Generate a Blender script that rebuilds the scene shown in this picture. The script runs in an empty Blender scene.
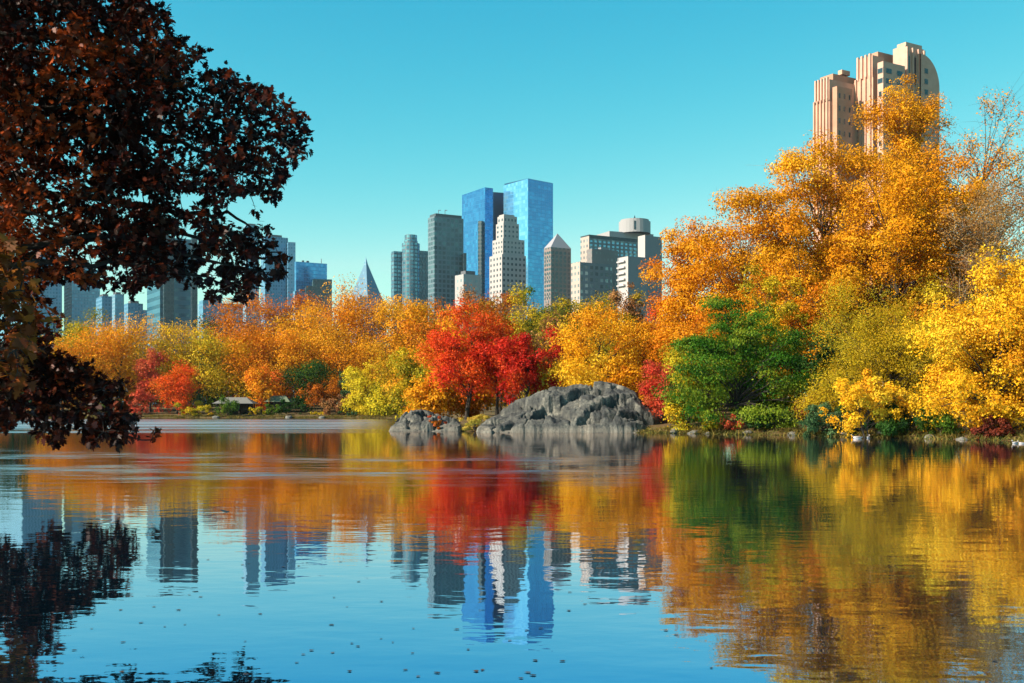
import bpy, bmesh, math, random
import numpy as np
from mathutils import Vector
rnd = random.Random(7)
RS = np.random.RandomState(11)
scene = bpy.context.scene
COL = scene.collection
F = 1100.0          # focal length in pixels of the 1024 wide frame
CAM_H = 1.7         # eye height above the water
HOR = 408.0         # horizon row

def P(px, py, d):
    return np.array([(px - 512) / F * d, d, CAM_H + (HOR - py) / F * d])

# ------------------------------------------------------------------ numpy noise
def _h(ix, iy, iz, s):
    n = (ix * 374761393 + iy * 668265263 + iz * 2147483647 + s * 974711) & 0x7fffffff
    n = ((n ^ (n >> 13)) * 1274126177) & 0x7fffffff
    n = (n ^ (n >> 16)) & 0xffff
    return n / 65535.0
def vnoise(p, s=0):
    p = np.asarray(p, float)
    i = np.floor(p).astype(np.int64); f = p - i; f = f * f * (3 - 2 * f)
    out = 0
    for dx in (0, 1):
        for dy in (0, 1):
            for dz in (0, 1):
                w = (f[..., 0] if dx else 1 - f[..., 0]) * (f[..., 1] if dy else 1 - f[..., 1]) * (f[..., 2] if dz else 1 - f[..., 2])
                out = out + w * _h(i[..., 0] + dx, i[..., 1] + dy, i[..., 2] + dz, s)
    return out
def noise2(x, y, s=0):
    x = np.asarray(x, float); y = np.asarray(y, float)
    return vnoise(np.stack([x, y, np.zeros_like(x)], -1), s)
def fbm2(x, y, s=0, o=4):
    t = 0; a = .5
    for k in range(o):
        t = t + a * noise2(x * 2 ** k, y * 2 ** k, s + k); a *= .5
    return t

# ------------------------------------------------------------------ materials
def newmat(name):
    m = bpy.data.materials.new(name); m.use_nodes = True
    nt = m.node_tree; nt.nodes.clear()
    out = nt.nodes.new('ShaderNodeOutputMaterial')
    return m, nt, out
def nd(nt, t, **kw):
    n = nt.nodes.new(t)
    for k, v in kw.items():
        if k.startswith('i_'):
            n.inputs[k[2:].replace('_', ' ')].default_value = v
        else: setattr(n, k, v)
    return n
def lk(nt, a, b): nt.links.new(a, b)
def mth(nt, op, a, b=None):
    n = nt.nodes.new('ShaderNodeMath'); n.operation = op
    for i, v in enumerate((a, b)):
        if v is None: continue
        if isinstance(v, (int, float)): n.inputs[i].default_value = v
        else: lk(nt, v, n.inputs[i])
    return n.outputs[0]
def mixc(nt, fac, a, b):
    n = nt.nodes.new('ShaderNodeMix'); n.data_type = 'RGBA'
    for s, v in ((n.inputs[0], fac), (n.inputs[6], a), (n.inputs[7], b)):
        if isinstance(v, (int, float)): s.default_value = v
        elif isinstance(v, tuple): s.default_value = (*v[:3], 1)
        else: lk(nt, v, s)
    return n.outputs[2]
def ramp(nt, fac, stops):
    n = nt.nodes.new('ShaderNodeValToRGB')
    e = n.color_ramp.elements
    while len(e) < len(stops): e.new(.5)
    for el, (p, c) in zip(e, stops):
        el.position = p; el.color = (*c[:3], 1) if isinstance(c, tuple) else (c, c, c, 1)
    lk(nt, fac, n.inputs[0]); return n.outputs[0]

def leaf_material(name, trans=.38, gloss=.06):
    m, nt, out = newmat(name)
    at = nd(nt, 'ShaderNodeAttribute', attribute_name='leaf_colour')
    d = nd(nt, 'ShaderNodeBsdfDiffuse'); t = nd(nt, 'ShaderNodeBsdfTranslucent')
    lk(nt, at.outputs['Color'], d.inputs['Color']); lk(nt, at.outputs['Color'], t.inputs['Color'])
    mx = nd(nt, 'ShaderNodeMixShader'); mx.inputs[0].default_value = trans
    lk(nt, d.outputs[0], mx.inputs[1]); lk(nt, t.outputs[0], mx.inputs[2])
    g = nd(nt, 'ShaderNodeBsdfGlossy'); g.inputs['Roughness'].default_value = .45
    m2 = nd(nt, 'ShaderNodeMixShader'); m2.inputs[0].default_value = gloss
    lk(nt, mx.outputs[0], m2.inputs[1]); lk(nt, g.outputs[0], m2.inputs[2])
    lk(nt, m2.outputs[0], out.inputs[0]); return m
M_LEAF = leaf_material('leaves', .30, .004)
M_OAKLEAF = leaf_material('oak_leaves', .35, .015)

def noisy(name, stops, scale=4, rough=.85, bump=.3, detail=6, coord='Object', spec=.25, dist=.1, vor=0):
    m, nt, out = newmat(name)
    tc = nd(nt, 'ShaderNodeTexCoord')
    n = nd(nt, 'ShaderNodeTexNoise'); n.inputs['Scale'].default_value = scale; n.inputs['Detail'].default_value = detail
    n.inputs['Roughness'].default_value = .65
    lk(nt, tc.outputs[coord], n.inputs['Vector'])
    c = ramp(nt, n.outputs[0], stops)
    b = nd(nt, 'ShaderNodeBsdfPrincipled'); b.inputs['Roughness'].default_value = rough
    b.inputs['Specular IOR Level'].default_value = spec
    lk(nt, c, b.inputs['Base Color'])
    if bump:
        bp = nd(nt, 'ShaderNodeBump'); bp.inputs['Strength'].default_value = bump; bp.inputs['Distance'].default_value = dist
        n2 = nd(nt, 'ShaderNodeTexNoise'); n2.inputs['Scale'].default_value = scale * 4; n2.inputs['Detail'].default_value = 5
        lk(nt, tc.outputs[coord], n2.inputs['Vector'])
        lk(nt, n2.outputs[0], bp.inputs['Height']); lk(nt, bp.outputs[0], b.inputs['Normal'])
    lk(nt, b.outputs[0], out.inputs[0]); return m
M_BARK = noisy('bark', [(.3, (.014, .010, .008)), (.7, (.05, .037, .028))], 6)
M_PALEBARK = noisy('pale_bark', [(.35, (.07, .05, .035)), (.65, (.30, .25, .19))], 1.6)
M_IVY = noisy('ivy_bark', [(.35, (.015, .035, .012)), (.65, (.06, .11, .03))], 5)
def ground_material():
    m = noisy('leaf_litter_and_street', [(.30, (.03, .02, .01)), (.45, (.11, .06, .022)), (.55, (.07, .065, .02)), (.66, (.20, .11, .035)), (.8, (.22, .16, .09))], 1.1, .95, .6)
    nt = m.node_tree; b = next(n for n in nt.nodes if n.type == 'BSDF_PRINCIPLED'); src = b.inputs['Base Color'].links[0].from_socket
    geo = nd(nt, 'ShaderNodeNewGeometry'); sp = nd(nt, 'ShaderNodeSeparateXYZ'); lk(nt, geo.outputs['Position'], sp.inputs[0])
    mr = nd(nt, 'ShaderNodeMapRange'); lk(nt, sp.outputs[1], mr.inputs[0]); mr.inputs[1].default_value = 280; mr.inputs[2].default_value = 320
    lk(nt, mixc(nt, mr.outputs[0], src, (.06, .065, .07)), b.inputs['Base Color']); return m
M_GROUND = ground_material()
M_ROOFWOOD = noisy('weathered_shingles', [(.3, (.07, .07, .065)), (.7, (.22, .21, .19))], 9)
M_DARKWOOD = noisy('dark_timber', [(.3, (.025, .017, .012)), (.7, (.07, .05, .035))], 8)

def rock_material():
    m, nt, out = newmat('grey_schist')
    tc = nd(nt, 'ShaderNodeTexCoord')
    n = nd(nt, 'ShaderNodeTexNoise'); n.inputs['Scale'].default_value = .85; n.inputs['Detail'].default_value = 9; n.inputs['Roughness'].default_value = .7
    lk(nt, tc.outputs['Object'], n.inputs['Vector'])
    c = ramp(nt, n.outputs[0], [(.30, (.012, .012, .013)), (.44, (.028, .028, .029)), (.54, (.085, .08, .07)), (.68, (.23, .21, .17))])
    n2 = nd(nt, 'ShaderNodeTexNoise'); n2.inputs['Scale'].default_value = 7; n2.inputs['Detail'].default_value = 6
    lk(nt, tc.outputs['Object'], n2.inputs['Vector'])
    f = ramp(nt, n2.outputs[0], [(.42, 0.0), (.6, .55)])
    c = mixc(nt, f, c, (.05, .052, .045))
    # pale band left by the changing water level
    sp = nd(nt, 'ShaderNodeSeparateXYZ'); lk(nt, tc.outputs['Object'], sp.inputs[0])
    band = ramp(nt, mth(nt, 'ADD', sp.outputs[2], mth(nt, 'MULTIPLY', n2.outputs[0], .5)), [(.05, 0.0), (.12, 0.0), (.3, .55), (.5, .5), (.75, 0.0)])
    c = mixc(nt, band, c, (.17, .15, .12))
    b = nd(nt, 'ShaderNodeBsdfPrincipled'); b.inputs['Roughness'].default_value = .8; b.inputs['Specular IOR Level'].default_value = .3
    lk(nt, c, b.inputs['Base Color'])
    bp = nd(nt, 'ShaderNodeBump'); bp.inputs['Strength'].default_value = .6; bp.inputs['Distance'].default_value = .12
    lk(nt, n2.outputs[0], bp.inputs['Height']); lk(nt, bp.outputs[0], b.inputs['Normal'])
    lk(nt, b.outputs[0], out.inputs[0]); return m
M_ROCK = rock_material()

def water_material():
    m, nt, out = newmat('lake_water')
    geo = nd(nt, 'ShaderNodeNewGeometry')
    pos = geo.outputs['Position']
    sp = nd(nt, 'ShaderNodeSeparateXYZ'); lk(nt, pos, sp.inputs[0])
    def nz(scale, detail, sx=1, sy=1, rough=.5):
        mp = nd(nt, 'ShaderNodeMapping'); mp.inputs['Scale'].default_value = (sx, sy, 1)
        lk(nt, pos, mp.inputs['Vector'])
        n = nd(nt, 'ShaderNodeTexNoise'); n.inputs['Scale'].default_value = scale; n.inputs['Detail'].default_value = detail
        n.inputs['Roughness'].default_value = rough
        lk(nt, mp.outputs[0], n.inputs['Vector']); return n.outputs[0]
    # breeze: where the surface is ruffled (far left reach, streaks in the middle)
    streak = nz(.05, 4, .22, 2.2, .62)
    fine = nz(1.3, 4, .3, 1.0, .65)
    y = sp.outputs[1]; x = sp.outputs[0]
    streak2 = nz(.12, 4, .12, 2.6, .65)
    far = nd(nt, 'ShaderNodeMapRange', interpolation_type='SMOOTHSTEP'); lk(nt, y, far.inputs[0]); far.inputs[1].default_value = 38; far.inputs[2].default_value = 105
    far2 = nd(nt, 'ShaderNodeMapRange', interpolation_type='SMOOTHSTEP'); lk(nt, y, far2.inputs[0]); far2.inputs[1].default_value = 186; far2.inputs[2].default_value = 150
    left = nd(nt, 'ShaderNodeMapRange', interpolation_type='SMOOTHSTEP'); lk(nt, mth(nt, 'ADD', x, mth(nt, 'MULTIPLY', y, .10)), left.inputs[0])
    left.inputs[1].default_value = 3; left.inputs[2].default_value = -7
    thr0 = mth(nt, 'SUBTRACT', mth(nt, 'MULTIPLY', far.outputs[0], .75), mth(nt, 'SUBTRACT', mth(nt, 'MULTIPLY', mth(nt, 'ADD', streak, streak2), .9), .55))
    far0 = nd(nt, 'ShaderNodeMapRange'); lk(nt, thr0, far0.inputs[0]); far0.inputs[1].default_value = 0; far0.inputs[2].default_value = .5
    fmod = ramp(nt, mth(nt, 'ADD', mth(nt, 'MULTIPLY', nz(.35, 4, .12, 1.0, .7), .6), mth(nt, 'MULTIPLY', streak2, .4)), [(.36, .25), (.56, 1.0)])
    a = mth(nt, 'MULTIPLY', mth(nt, 'MULTIPLY', mth(nt, 'MULTIPLY', far0.outputs[0], fmod), far2.outputs[0]), left.outputs[0])
    # middle streaks, 26 - 50 m out
    mid = ramp(nt, mth(nt, 'DIVIDE', y, 100.0), [(.20, 0.0), (.27, 1.0), (.40, 1.0), (.52, 0.0)])
    midx = nd(nt, 'ShaderNodeMapRange', interpolation_type='SMOOTHSTEP'); lk(nt, x, midx.inputs[0]); midx.inputs[1].default_value = 7.5; midx.inputs[2].default_value = 2
    thr = ramp(nt, mth(nt, 'ADD', mth(nt, 'MULTIPLY', nz(.10, 3, .5, 1.3, .6), .5), mth(nt, 'MULTIPLY', fine, .5)), [(.44, 0.0), (.62, .8)])
    b = mth(nt, 'MULTIPLY', mth(nt, 'MULTIPLY', mid, midx.outputs[0]), mth(nt, 'MULTIPLY', thr, .75))
    breeze = mth(nt, 'MAXIMUM', a, b)
    # ripples
    mpw = nd(nt, 'ShaderNodeMapping'); mpw.inputs['Scale'].default_value = (.6, 1.0, 1); mpw.inputs['Rotation'].default_value = (0, 0, math.radians(8)); lk(nt, pos, mpw.inputs['Vector'])
    w1 = nd(nt, 'ShaderNodeTexNoise'); w1.inputs['Scale'].default_value = 1.3; w1.inputs['Detail'].default_value = 2; lk(nt, mpw.outputs[0], w1.inputs['Vector'])
    w2 = nd(nt, 'ShaderNodeTexNoise'); w2.inputs['Scale'].default_value = 4.5; w2.inputs['Detail'].default_value = 2; lk(nt, mpw.outputs[0], w2.inputs['Vector'])
    calm = nz(.10, 2, .5, 1.2)
    amp = mth(nt, 'ADD', mth(nt, 'MULTIPLY', calm, 1.0), .35)
    hgt = mth(nt, 'MULTIPLY', mth(nt, 'ADD', w1.outputs[0], mth(nt, 'MULTIPLY', w2.outputs[0], .35)), amp)
    bp = nd(nt, 'ShaderNodeBump'); bp.inputs['Strength'].default_value = 1.0; bp.inputs['Distance'].default_value = .0058
    lk(nt, hgt, bp.inputs['Height'])
    g = nd(nt, 'ShaderNodeBsdfGlossy'); g.distribution = 'GGX'
    g.inputs['Color'].default_value = (.74, .82, .96, 1)
    lk(nt, mth(nt, 'ADD', mth(nt, 'MULTIPLY', breeze, .36), .02), g.inputs['Roughness'])
    lk(nt, bp.outputs[0], g.inputs['Normal'])
    lw = nd(nt, 'ShaderNodeLayerWeight'); mrw = nd(nt, 'ShaderNodeMapRange'); lk(nt, lw.outputs['Facing'], mrw.inputs[0]); mrw.inputs[1].default_value = .72; mrw.inputs[2].default_value = .95
    lk(nt, mixc(nt, mrw.outputs[0], (.24, .53, .85), (.95, .88, .86)), g.inputs['Color'])
    d = nd(nt, 'ShaderNodeBsdfDiffuse'); d.inputs['Color'].default_value = (.004, .02, .035, 1)
    fr = nd(nt, 'ShaderNodeFresnel'); fr.inputs['IOR'].default_value = 7.0
    lk(nt, bp.outputs[0], fr.inputs['Normal'])
    mx = nd(nt, 'ShaderNodeMixShader'); lk(nt, mth(nt, 'ADD', mth(nt, 'MULTIPLY', fr.outputs[0], .22), .78), mx.inputs[0])
    lk(nt, d.outputs[0], mx.inputs[1]); lk(nt, g.outputs[0], mx.inputs[2])
    lk(nt, mx.outputs[0], out.inputs[0]); return m

def facade(name, wall, win, uw, vh, fu, fv, rough=.12, metal=0.0, wallrough=.7, vary=.25, alt=None, wmetal=0.0):
    """wall with a window grid in metres (u along the wall, v up)"""
    wall = (wall[0] * .62, wall[1] * .585, wall[2] * .64)
    m, nt, out = newmat(name)
    uv = nd(nt, 'ShaderNodeUVMap')
    sp = nd(nt, 'ShaderNodeSeparateXYZ'); lk(nt, uv.outputs[0], sp.inputs[0])
    u = mth(nt, 'DIVIDE', sp.outputs[0], uw); v = mth(nt, 'DIVIDE', sp.outputs[1], vh)
    mu = mth(nt, 'LESS_THAN', mth(nt, 'FRACT', u), fu); mv = mth(nt, 'LESS_THAN', mth(nt, 'FRACT', v), fv)
    mask = mth(nt, 'MULTIPLY', mu, mv)
    cx = nd(nt, 'ShaderNodeCombineXYZ'); lk(nt, mth(nt, 'FLOOR', u), cx.inputs[0]); lk(nt, mth(nt, 'FLOOR', v), cx.inputs[1])
    wn = nd(nt, 'ShaderNodeTexWhiteNoise'); wn.noise_dimensions = '2D'; lk(nt, cx.outputs[0], wn.inputs['Vector'])
    alt = alt or tuple(min(1, c * 2.2 + .03) for c in win)
    wc = mixc(nt, mth(nt, 'MULTIPLY', mth(nt, 'POWER', wn.outputs[0], 2.0), vary * 2), win, alt)
    tc = nd(nt, 'ShaderNodeTexCoord')
    n = nd(nt, 'ShaderNodeTexNoise'); n.inputs['Scale'].default_value = .06; n.inputs['Detail'].default_value = 5; lk(nt, tc.outputs['Object'], n.inputs['Vector'])
    wl = mixc(nt, n.outputs[0], tuple(c * .82 for c in wall), tuple(min(1, c * 1.12) for c in wall))
    c = mixc(nt, mask, wl, wc)
    b = nd(nt, 'ShaderNodeBsdfPrincipled'); lk(nt, c, b.inputs['Base Color'])
    lk(nt, mth(nt, 'ADD', mth(nt, 'MULTIPLY', mask, rough - wallrough), wallrough), b.inputs['Roughness'])
    lk(nt, mth(nt, 'ADD', mth(nt, 'MULTIPLY', mask, metal - wmetal), wmetal), b.inputs['Metallic'])
    lk(nt, b.outputs[0], out.inputs[0]); return m
def plain(name, col, rough=.6, metal=0, spec=.4):
    col = (col[0] * .62, col[1] * .585, col[2] * .64)
    m, nt, out = newmat(name)
    b = nd(nt, 'ShaderNodeBsdfPrincipled'); b.inputs['Base Color'].default_value = (*col, 1); b.inputs['Roughness'].default_value = rough
    b.inputs['Metallic'].default_value = metal; b.inputs['Specular IOR Level'].default_value = spec
    lk(nt, b.outputs[0], out.inputs[0]); return m

# ------------------------------------------------------------------ object helpers
def link(o, parent=None):
    COL.objects.link(o)
    if parent is not None: o.parent = parent
    return o
def tag(o, label=None, cat=None, group=None, kind=None):
    if label: o['label'] = label
    if cat: o['category'] = cat
    if group: o['group'] = group
    if kind: o['kind'] = kind
    return o
def empty(name, loc, label, cat, group=None):
    o = bpy.data.objects.new(name, None); o.location = loc; o.empty_display_size = .5
    link(o); return tag(o, label, cat, group)
def np_mesh(name, V, Fc, mat, smooth=False, colours=None, loopstart=None):
    """V (n,3); Fc (m,k) equal sized faces"""
    me = bpy.data.meshes.new(name)
    V = np.ascontiguousarray(V, np.float32); Fc = np.ascontiguousarray(Fc, np.int32)
    me.vertices.add(len(V)); me.vertices.foreach_set('co', V.ravel())
    m, k = Fc.shape
    me.loops.add(m * k); me.loops.foreach_set('vertex_index', Fc.ravel())
    me.polygons.add(m)
    me.polygons.foreach_set('loop_start', np.arange(0, m * k, k, dtype=np.int32))
    me.polygons.foreach_set('loop_total', np.full(m, k, np.int32))
    if smooth: me.polygons.foreach_set('use_smooth', np.ones(m, bool))
    if colours is not None:
        a = me.attributes.new('leaf_colour', 'FLOAT_COLOR', 'FACE') if False else me.attributes.new('leaf_colour', 'FLOAT_COLOR', 'POINT')
        c4 = np.ones((len(V), 4), np.float32); c4[:, :3] = colours
        a.data.foreach_set('color', c4.ravel())
    me.update(calc_edges=True)
    me.materials.append(mat)
    return me
class MB:
    def __init__(s): s.v = []; s.f = []; s.uv = []; s.mi = []
    def poly(s, pts, uv=None, mi=0):
        i = len(s.v); s.v += [tuple(p) for p in pts]; s.f.append(tuple(range(i, i + len(pts))))
        s.uv.append(uv or [(0, 0)] * len(pts)); s.mi.append(mi)
    def prism(s, foot, z0, z1, mi=0, roofmi=None, cap=True):
        """foot counter-clockwise list of (x,y)"""
        n = len(foot); u = 0
        for i in range(n):
            a = foot[i]; b = foot[(i + 1) % n]; w = math.hypot(b[0] - a[0], b[1] - a[1])
            s.poly([(a[0], a[1], z0), (b[0], b[1], z0), (b[0], b[1], z1), (a[0], a[1], z1)], [(u, z0), (u + w, z0), (u + w, z1), (u, z1)], mi)
            u += w
        if cap:
            s.poly([(p[0], p[1], z1) for p in foot], None, mi if roofmi is None else roofmi)
    def cone(s, foot, z0, apex, mi=0):
        n = len(foot); u = 0
        for i in range(n):
            a = foot[i]; b = foot[(i + 1) % n]; w = math.hypot(b[0] - a[0], b[1] - a[1])
            s.poly([(a[0], a[1], z0), (b[0], b[1], z0), apex], [(u, z0), (u + w, z0), (u + w / 2, apex[2])], mi); u += w
    def box(s, c, ax, ay, sx, sy, z0, z1, mi=0):
        c = np.array(c[:2]); ax = np.array(ax) * sx / 2; ay = np.array(ay) * sy / 2
        s.prism([tuple(c - ax - ay), tuple(c + ax - ay), tuple(c + ax + ay), tuple(c - ax + ay)], z0, z1, mi)
        s.poly([(*p, z0) for p in (tuple(c - ax + ay), tuple(c + ax + ay), tuple(c + ax - ay), tuple(c - ax - ay))], None, mi)
    def build(s, name, mats, parent=None, origin=(0, 0, 0), smooth=False):
        me = bpy.data.meshes.new(name)
        o3 = np.array(origin)
        me.from_pydata([tuple(np.array(v) - o3) for v in s.v], [], s.f)
        l = me.uv_layers.new(name='UVMap')
        l.data.foreach_set('uv', np.array([c for f in s.uv for c in f], np.float32).ravel())
        for m in (mats if isinstance(mats, (list, tuple)) else [mats]): me.materials.append(m)
        me.polygons.foreach_set('material_index', np.array(s.mi, np.int32))
        if smooth: me.polygons.foreach_set('use_smooth', np.ones(len(s.f), bool))
        me.update()
        o = bpy.data.objects.new(name, me); link(o, parent)
        if parent is None: o.location = origin
        return o

def tubes(paths, ns=6):
    """paths: list of (pts (k,3), radii (k)) -> verts, quads"""
    Vs = []; Fs = []; base = 0
    for pts, rad in paths:
        pts = np.asarray(pts, float); k = len(pts)
        t = np.gradient(pts, axis=0); t /= np.linalg.norm(t, axis=1)[:, None] + 1e-9
        ref = np.where(np.abs(t[:, 2:3]) > .9, np.array([[1., 0, 0]]), np.array([[0, 0, 1.]]))
        a = np.cross(t, ref); a /= np.linalg.norm(a, axis=1)[:, None] + 1e-9
        b = np.cross(t, a)
        th = np.arange(ns) * 2 * math.pi / ns
        ring = pts[:, None, :] + np.asarray(rad)[:, None, None] * (np.cos(th)[None, :, None] * a[:, None, :] + np.sin(th)[None, :, None] * b[:, None, :])
        Vs.append(ring.reshape(-1, 3))
        i = np.arange(k - 1)[:, None] * ns; j = np.arange(ns)[None, :]; j2 = (j + 1) % ns
        q = np.stack([i + j, i + j2, i + ns + j2, i + ns + j], -1).reshape(-1, 4) + base
        Fs.append(q); base += k * ns
    return np.concatenate(Vs), np.concatenate(Fs)
def curve(a, b, sag=0, n=5, wob=.05, rs=RS):
    a = np.array(a, float); b = np.array(b, float); L = np.linalg.norm(b - a)
    t = np.linspace(0, 1, n)[:, None]
    p = a + (b - a) * t; p[:, 2] += sag * L * 4 * (t[:, 0] * (1 - t[:, 0]))
    w = rs.normal(0, wob * L, (n, 3)); w[0] = 0; w[-1] = 0
    return p + w

# ------------------------------------------------------------------ lake outline and terrain
LAKE = np.array([(-3, 1.6), (4, 1.2), (14, .5), (30, -2), (40, 4), (45, 24), (38, 44), (30, 53), (26.4, 56.5), (22, 62), (17.8, 67.5), (14, 70.5), (11.4, 73.5), (9.5, 75),
                 (5, 78), (-2, 80), (-4, 81), (-8.8, 83), (-8.6, 88), (-8.5, 96), (-10.5, 120), (-14.5, 150), (-19.5, 186), (-30, 190), (-45, 189), (-60, 191), (-75, 190), (-100, 192), (-140, 188),
                 (-170, 160), (-110, 105), (-52, 66), (-27, 38), (-16.2, 25), (-11.5, 14), (-7, 5)], float)
def sdist(X, Y):
    """signed distance to the lake outline: negative inside"""
    X = np.asarray(X, float); Y = np.asarray(Y, float)
    d = np.full(X.shape, 1e9); ins = np.zeros(X.shape, bool)
    n = len(LAKE)
    for i in range(n):
        x0, y0 = LAKE[i]; x1, y1 = LAKE[(i + 1) % n]
        ex, ey = x1 - x0, y1 - y0
        t = np.clip(((X - x0) * ex + (Y - y0) * ey) / (ex * ex + ey * ey), 0, 1)
        d = np.minimum(d, np.hypot(X - x0 - t * ex, Y - y0 - t * ey))
        c = ((y0 > Y) != (y1 > Y)) & (X < ex * (Y - y0) / (ey if ey else 1e-9) + x0)
        ins ^= c
    return np.where(ins, -d, d)
def ground(X, Y):
    s = sdist(X, Y) + (noise2(np.asarray(X, float) * .35, np.asarray(Y, float) * .35, 5) - .5) * 1.2
    up = .10 + .42 * np.clip(s / 2.0, 0, 1) + .6 * (1 - np.exp(-np.clip(s, 0, None) / 8)) + 1.8 * (1 - np.exp(-np.clip(s - 3, 0, None) / 45))
    dn = np.clip(s * .45, -1.5, 0)
    z = np.where(s > 0, up - .12, dn)
    return z + (fbm2(np.asarray(X, float) * .6, np.asarray(Y, float) * .6, 9) - .47) * .3 * np.clip(s / 3, 0, 1)
def gz(x, y): return float(ground(np.array([x]), np.array([y]))[0])

def axis(lo, hi, step, ext):
    c = list(np.arange(lo, hi + .01, step)); s = step
    a = lo; b = hi; L = []; R_ = []
    while a > -ext:
        s *= 1.35; a -= s; b += s; L.append(a); R_.append(b)
    return np.array(L[::-1] + c + R_)
gx = axis(-180, 60, 1.0, 2600); gy = axis(-12, 260, 1.0, 2600)
GX, GY = np.meshgrid(gx, gy)
GZ = ground(GX, GY)
nx, ny = len(gx), len(gy)
ii = np.arange(ny - 1)[:, None] * nx + np.arange(nx - 1)[None, :]
Q = np.stack([ii, ii + 1, ii + nx + 1, ii + nx], -1).reshape(-1, 4)
o = bpy.data.objects.new('ground', np_mesh('ground', np.stack([GX, GY, GZ], -1).reshape(-1, 3), Q, M_GROUND, True)); link(o); tag(o, kind='structure')
w = MB(); w.poly([(-230, -14, 0), (80, -14, 0), (80, 215, 0), (-230, 215, 0)])
tag(w.build('water', water_material()), kind='structure')

# ------------------------------------------------------------------ foliage
LEAFK = .84; NK = 1.95
PAL = {
 'orange': [(.74, .27, .012), (.80, .36, .02), (.62, .19, .012), (.78, .42, .03)],
 'deeporange': [(.66, .19, .012), (.72, .26, .015), (.50, .13, .012)],
 'gold': [(.84, .45, .02), (.78, .37, .015), (.70, .30, .015), (.86, .54, .04)],
 'amber': [(.72, .36, .015), (.80, .43, .02), (.66, .28, .012), (.60, .28, .012)],
 'yellow': [(.88, .56, .03), (.84, .48, .02), (.80, .60, .05)],
 'brightyellow': [(.80, .62, .03), (.72, .60, .04), (.62, .52, .03)],
 'yellowgreen': [(.52, .42, .025), (.62, .46, .025), (.36, .33, .03), (.66, .40, .02)],
 'olive': [(.40, .28, .015), (.46, .34, .02), (.30, .24, .02), (.34, .22, .015)],
 'willow': [(.44, .33, .02), (.52, .37, .02), (.34, .28, .025), (.48, .30, .015)],
 'green': [(.035, .125, .014), (.075, .18, .018), (.02, .075, .010), (.20, .25, .025)],
 'darkgreen': [(.02, .065, .02), (.035, .09, .02), (.02, .05, .018)],
 'midgreen': [(.08, .15, .02), (.13, .18, .02), (.05, .10, .02)],
 'bluegreen': [(.06, .12, .07), (.09, .16, .09), (.04, .09, .05)],
 'red': [(.70, .045, .02), (.64, .075, .02), (.56, .03, .018), (.72, .11, .02)],
 'crimson': [(.52, .02, .02), (.44, .018, .018), (.60, .04, .025)],
 'scarlet': [(.78, .12, .02), (.72, .08, .02), (.76, .18, .02)],
 'pinkred': [(.62, .10, .07), (.55, .07, .05), (.62, .15, .08)],
 'rust': [(.46, .13, .012), (.52, .17, .015), (.36, .09, .012)],
 'mauve': [(.34, .16, .08), (.42, .22, .11), (.28, .12, .07)],
 'maroon': [(.16, .03, .025), (.24, .05, .03), (.11, .025, .02)],
 'brown': [(.38, .22, .09), (.46, .28, .13), (.32, .18, .08)],
 'grassy': [(.55, .42, .10), (.62, .40, .08), (.36, .34, .07)],
}
def leaves_mesh(name, pos, outn, size, colr, mat, rs, aspect=.62, droop=0):
    n = len(pos)
    nrm = outn * .85 + rs.normal(0, .5, (n, 3)) + np.array([0, 0, .2])
    nrm /= np.linalg.norm(nrm, axis=1)[:, None]
    a = np.cross(nrm, rs.normal(0, 1, (n, 3)))
    if droop: a = a * (1 - droop) + np.array([0, 0, -1.]) * droop
    a /= np.linalg.norm(a, axis=1)[:, None] + 1e-9
    b = np.cross(nrm, a); b /= np.linalg.norm(b, axis=1)[:, None] + 1e-9
    s = size * rs.uniform(.6, 1.35, n)[:, None]
    V = np.stack([pos - a * s * .5, pos + b * s * .5 * aspect, pos + a * s * .5, pos - b * s * .5 * aspect], 1).reshape(-1, 3)
    Fc = np.arange(n * 4).reshape(n, 4)
    return np_mesh(name, V, Fc, mat, False, np.repeat(colr, 4, 0))

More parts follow.
